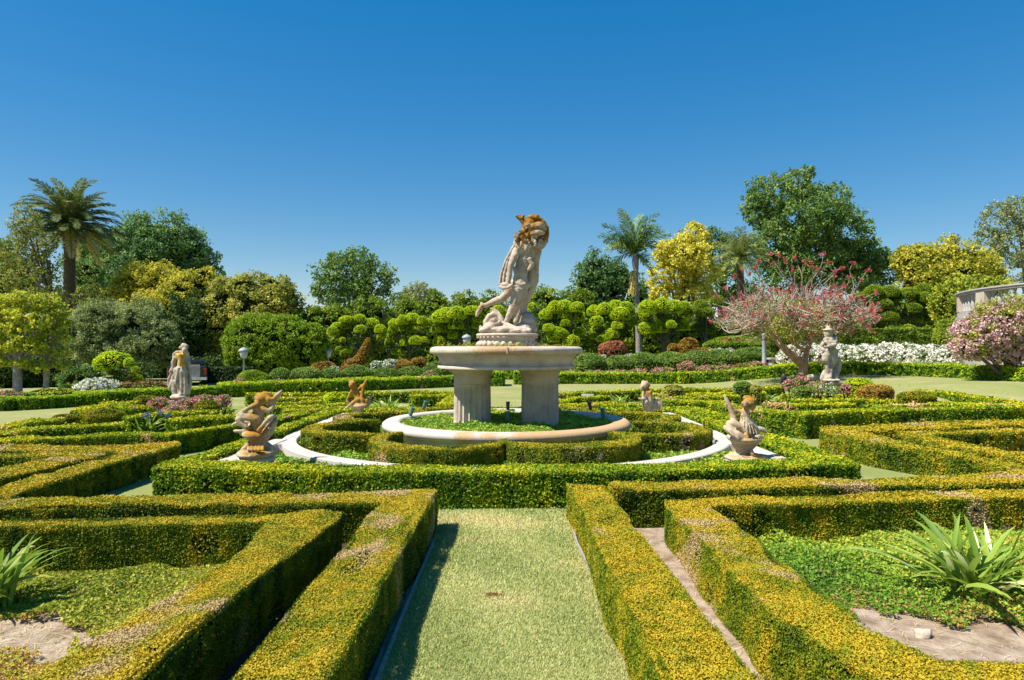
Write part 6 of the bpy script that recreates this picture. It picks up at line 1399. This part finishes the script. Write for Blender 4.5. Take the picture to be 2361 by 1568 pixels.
# ================================================================ lamps and small furniture
def lamp(label, x, ytop, ybase, D, s):
    k = D / F; b = Q(x, ybase, D); g = float(ground_z(b[0], D)); tp = Q(x, ytop, D)[2]; h = 26 * s * k
    t = thing('garden_lamp', label, 'lamp post', (b[0], D, g), 'garden lamp posts')
    mb = MB(); lathe(mb, [(.09, g), (.09, g + .08), (.05, g + .14), (.04, g + .3), (.036, tp - h * 1.02), (.06, tp - h), (.0, tp - h * .98)], (b[0], D, 0), 16); mb.build('pole', [M['lead']], t)
    r = h * .40
    mb = MB(); lathe(mb, [(r * .45, tp - h), (r * .62, tp - h * .95), (r * .95, tp - h * .38), (r * .9, tp - h * .36)], (b[0], D, 0), 20); L = mb.build('lantern', [M['lampglass']], t)
    mb = MB(); lathe(mb, [(r * 1.12, tp - h * .38), (r * 1.14, tp - h * .34), (r * .95, tp - h * .20), (r * .5, tp - h * .09), (r * .16, tp - h * .05), (r * .10, tp), (0, tp)], (b[0], D, 0), 20); mb.build('cap', [M['lead']], L)
lamp('white garden lamp in front of the large round bush', 562, 800, 866, 29.5, 1.0)
lamp('garden lamp at the edge of the dark hedge left of the topiaries', 757, 802, 842, 37, .85)
lamp('garden lamp head showing just left of the statue plinth above the basin', 1076, 770, 850, 33, .95)
lamp('small garden lamp head showing right of the statue plinth', 1253, 782, 850, 42, .8)
b = Q(1762, 0, 33.4); g = float(ground_z(b[0], 33.4)); mb = MB()
lathe(mb, [(.13, g), (.13, g + .35), (.105, g + .42), (.10, Q(0, 772, 33.4)[2]), (.12, Q(0, 770, 33.4)[2]), (0, Q(0, 768, 33.4)[2])], (b[0], 33.4, 0), 16)
tag(mb.build('grey_post', [M['lead']], origin=(b[0], 33.4, g)), 'blue-grey post standing behind the border hedge left of the coral tree', 'post')
q = Q(1807, 0, 20.0); mb = MB(); g = float(ground_z(q[0], 20)); z1 = Q(0, 861, 20)[2]
lathe(mb, [(.03, g), (.03, z1 - .28), (.075, z1 - .26), (.085, z1 - .10), (.06, z1 - .03), (.02, z1), (0, z1)], (q[0], 20, 0), 14)
tag(mb.build('bollard_light', [M['black']], origin=(q[0], 20, g)), 'black garden bollard light beside the pink roses under the coral tree', 'garden light')
# bench
D = 35.5; c = Q(1800, 827, D); g = float(ground_z(c[0], D)); t = thing('stone_bench', 'grey stone bench left of the white rose bank behind the coral tree', 'bench', (c[0], D, g))
mb = MB(); boxm(mb, (c[0], D, c[2]), (1.4, .45, .10), 0, .1, .015); mb.build('seat', [M['wallstone']], t)
for s in (-.5, .5):
    mb = MB(); boxm(mb, (c[0] + s, D + s * .1, (g + c[2] - .05) / 2 + .0), (.16, .38, c[2] - .05 - g), 0, .1, .012); mb.build('leg', [M['wallstone']], t)

# ---------------------------------------------------------------- terrace with balustrade at the right
D0 = 34.0
cc = np.array([29.2, 29.6]); R = 8.0
def zpx(y, D=D0): return Q(0, y, D)[2]
ztop = zpx(679); zrail = ztop - .16; zbal0 = zpx(722); zmold = zpx(728); zfloor = zpx(742)
t = thing('terrace', 'curved terrace with stone balustrade and cream piers at the right edge', 'building', (cc[0], cc[1], .5))
A = np.linspace(math.radians(100), math.radians(300), 90)
def arcwall(mb, r0, r1, z0, z1, a=A):
    n = len(a); cs = np.stack([np.cos(a), np.sin(a)], -1)
    def ring(r, z): return np.column_stack([cc + cs * r, np.full(n, z)])
    V = np.vstack([ring(r1, z0), ring(r1, z1), ring(r0, z1), ring(r0, z0)]); q = np.arange(n - 1)
    for i in range(4):
        j = (i + 1) % 4; mb.add(V, np.stack([i * n + q, i * n + q + 1, j * n + q + 1, j * n + q], -1))
    for e in (0, n - 1): mb.add(V, [[e, n + e, 2 * n + e, 3 * n + e]])
mb = MB(); arcwall(mb, R - .5, R - .08, .3, zmold - .28); mb.build('wall', [M['wallstone']], t)
mb = MB(); arcwall(mb, R - .55, R + .10, zmold - .28, zmold - .12); arcwall(mb, R - .50, R + .02, zmold - .115, zbal0); mb.build('cornice', [M['wallstone']], t)
mb = MB(); arcwall(mb, R - .42, R + .06, zrail, zrail + .09); arcwall(mb, R - .46, R + .11, zrail + .092, ztop); mb.build('handrail', [M['wallstone']], t)
for i, a in enumerate(np.radians(np.arange(112, 300, 3.0))):
    ia = np.degrees(a)
    if (ia - 172) % 21 < 5.2:
        if abs((ia - 172) % 21) < 1.6:
            mb = MB(); a2 = a + math.radians(1.6); p = cc + np.array([math.cos(a2), math.sin(a2)]) * (R - .18)
            boxm(mb, (p[0], p[1], (zbal0 + zrail) / 2), (.44, R * math.radians(4.6), zrail - zbal0), 0, a2, .01); mb.build('pier', [M['wall']], t)
        continue
    p = cc + np.array([math.cos(a), math.sin(a)]) * (R - .18); h = zrail - zbal0
    mb = MB(); lathe(mb, [(.085, zbal0), (.085, zbal0 + .05 * h), (.05, zbal0 + .1 * h), (.10, zbal0 + .32 * h), (.085, zbal0 + .48 * h), (.04, zbal0 + .8 * h), (.07, zbal0 + .9 * h), (.08, zrail)], (p[0], p[1], 0), 12); mb.build('baluster', [M['wallstone']], t)
mb = MB(); aa = np.linspace(0, 2 * math.pi, 60)[:-1]; pp = cc + (R - .5) * np.stack([np.cos(aa), np.sin(aa)], -1); mb.add(np.column_stack([pp, np.full(len(pp), zbal0 - .05)]), tess(pp)); mb.build('terrace_floor', [M['wallstone']], t)

# ---------------------------------------------------------------- parked truck behind the left statue
D = 31.0; k = D / F
x0 = Q(390, 0, D)[0]; x1 = Q(474, 0, D)[0]; xc = (x0 + x1) / 2; W = x1 - x0
t = thing('parked_truck', 'dark parked pickup truck with red tail lights half hidden behind the left statue', 'truck', (xc, D, 0)); t.rotation_euler.z = math.atan2(-xc, D)
mb = MB(); boxm(mb, (xc, D + 1.9, .62), (W, 3.6, .56), 0, 0, .07); mb.build('body', [M['carpaint']], t)
mb = MB(); boxm(mb, (xc, D + 2.6, 1.02), (W * .88, 1.5, .30), 0, 0, .08); mb.build('cab', [M['carpaint']], t)
mb = MB(); boxm(mb, (xc, D + 1.842, 1.04), (W * .70, .03, .18), 0, 0, .01); mb.build('rear_window', [M['glass']], t)
mb = MB(); boxm(mb, (xc + W * .20, D + .06, .66), (W * .24, .05, .62), 0, 0, .02); mb.build('tailgate', [M['carpale']], t)
for s in (-1, 1):
    mb = MB(); boxm(mb, (xc + s * W * .45, D + .075, .66), (W * .08, .05, .30), 0, 0, .015); mb.build('tail_light', [M['carlight']], t)
    for yy in (.75, 3.0):
        mb = MB(); a = np.array([xc + s * W * .44, D + yy, .27]); tube(mb, [a - [.09, 0, 0], a - [.08, 0, 0], a + [.08, 0, 0], a + [.09, 0, 0]], [.22, .27, .27, .22], 24); wo = mb.build('wheel', [M['rubber']], t); mb = MB(); tube(mb, [a - [.095 if s < 0 else -.088, 0, 0], a - [.088 if s < 0 else -.095, 0, 0]], .15, 16); mb.build('hub', [M['chrome']], wo)
mb = MB(); boxm(mb, (xc, D - .01, .33), (W * .98, .16, .13), 0, 0, .03); mb.build('bumper', [M['chrome']], t)
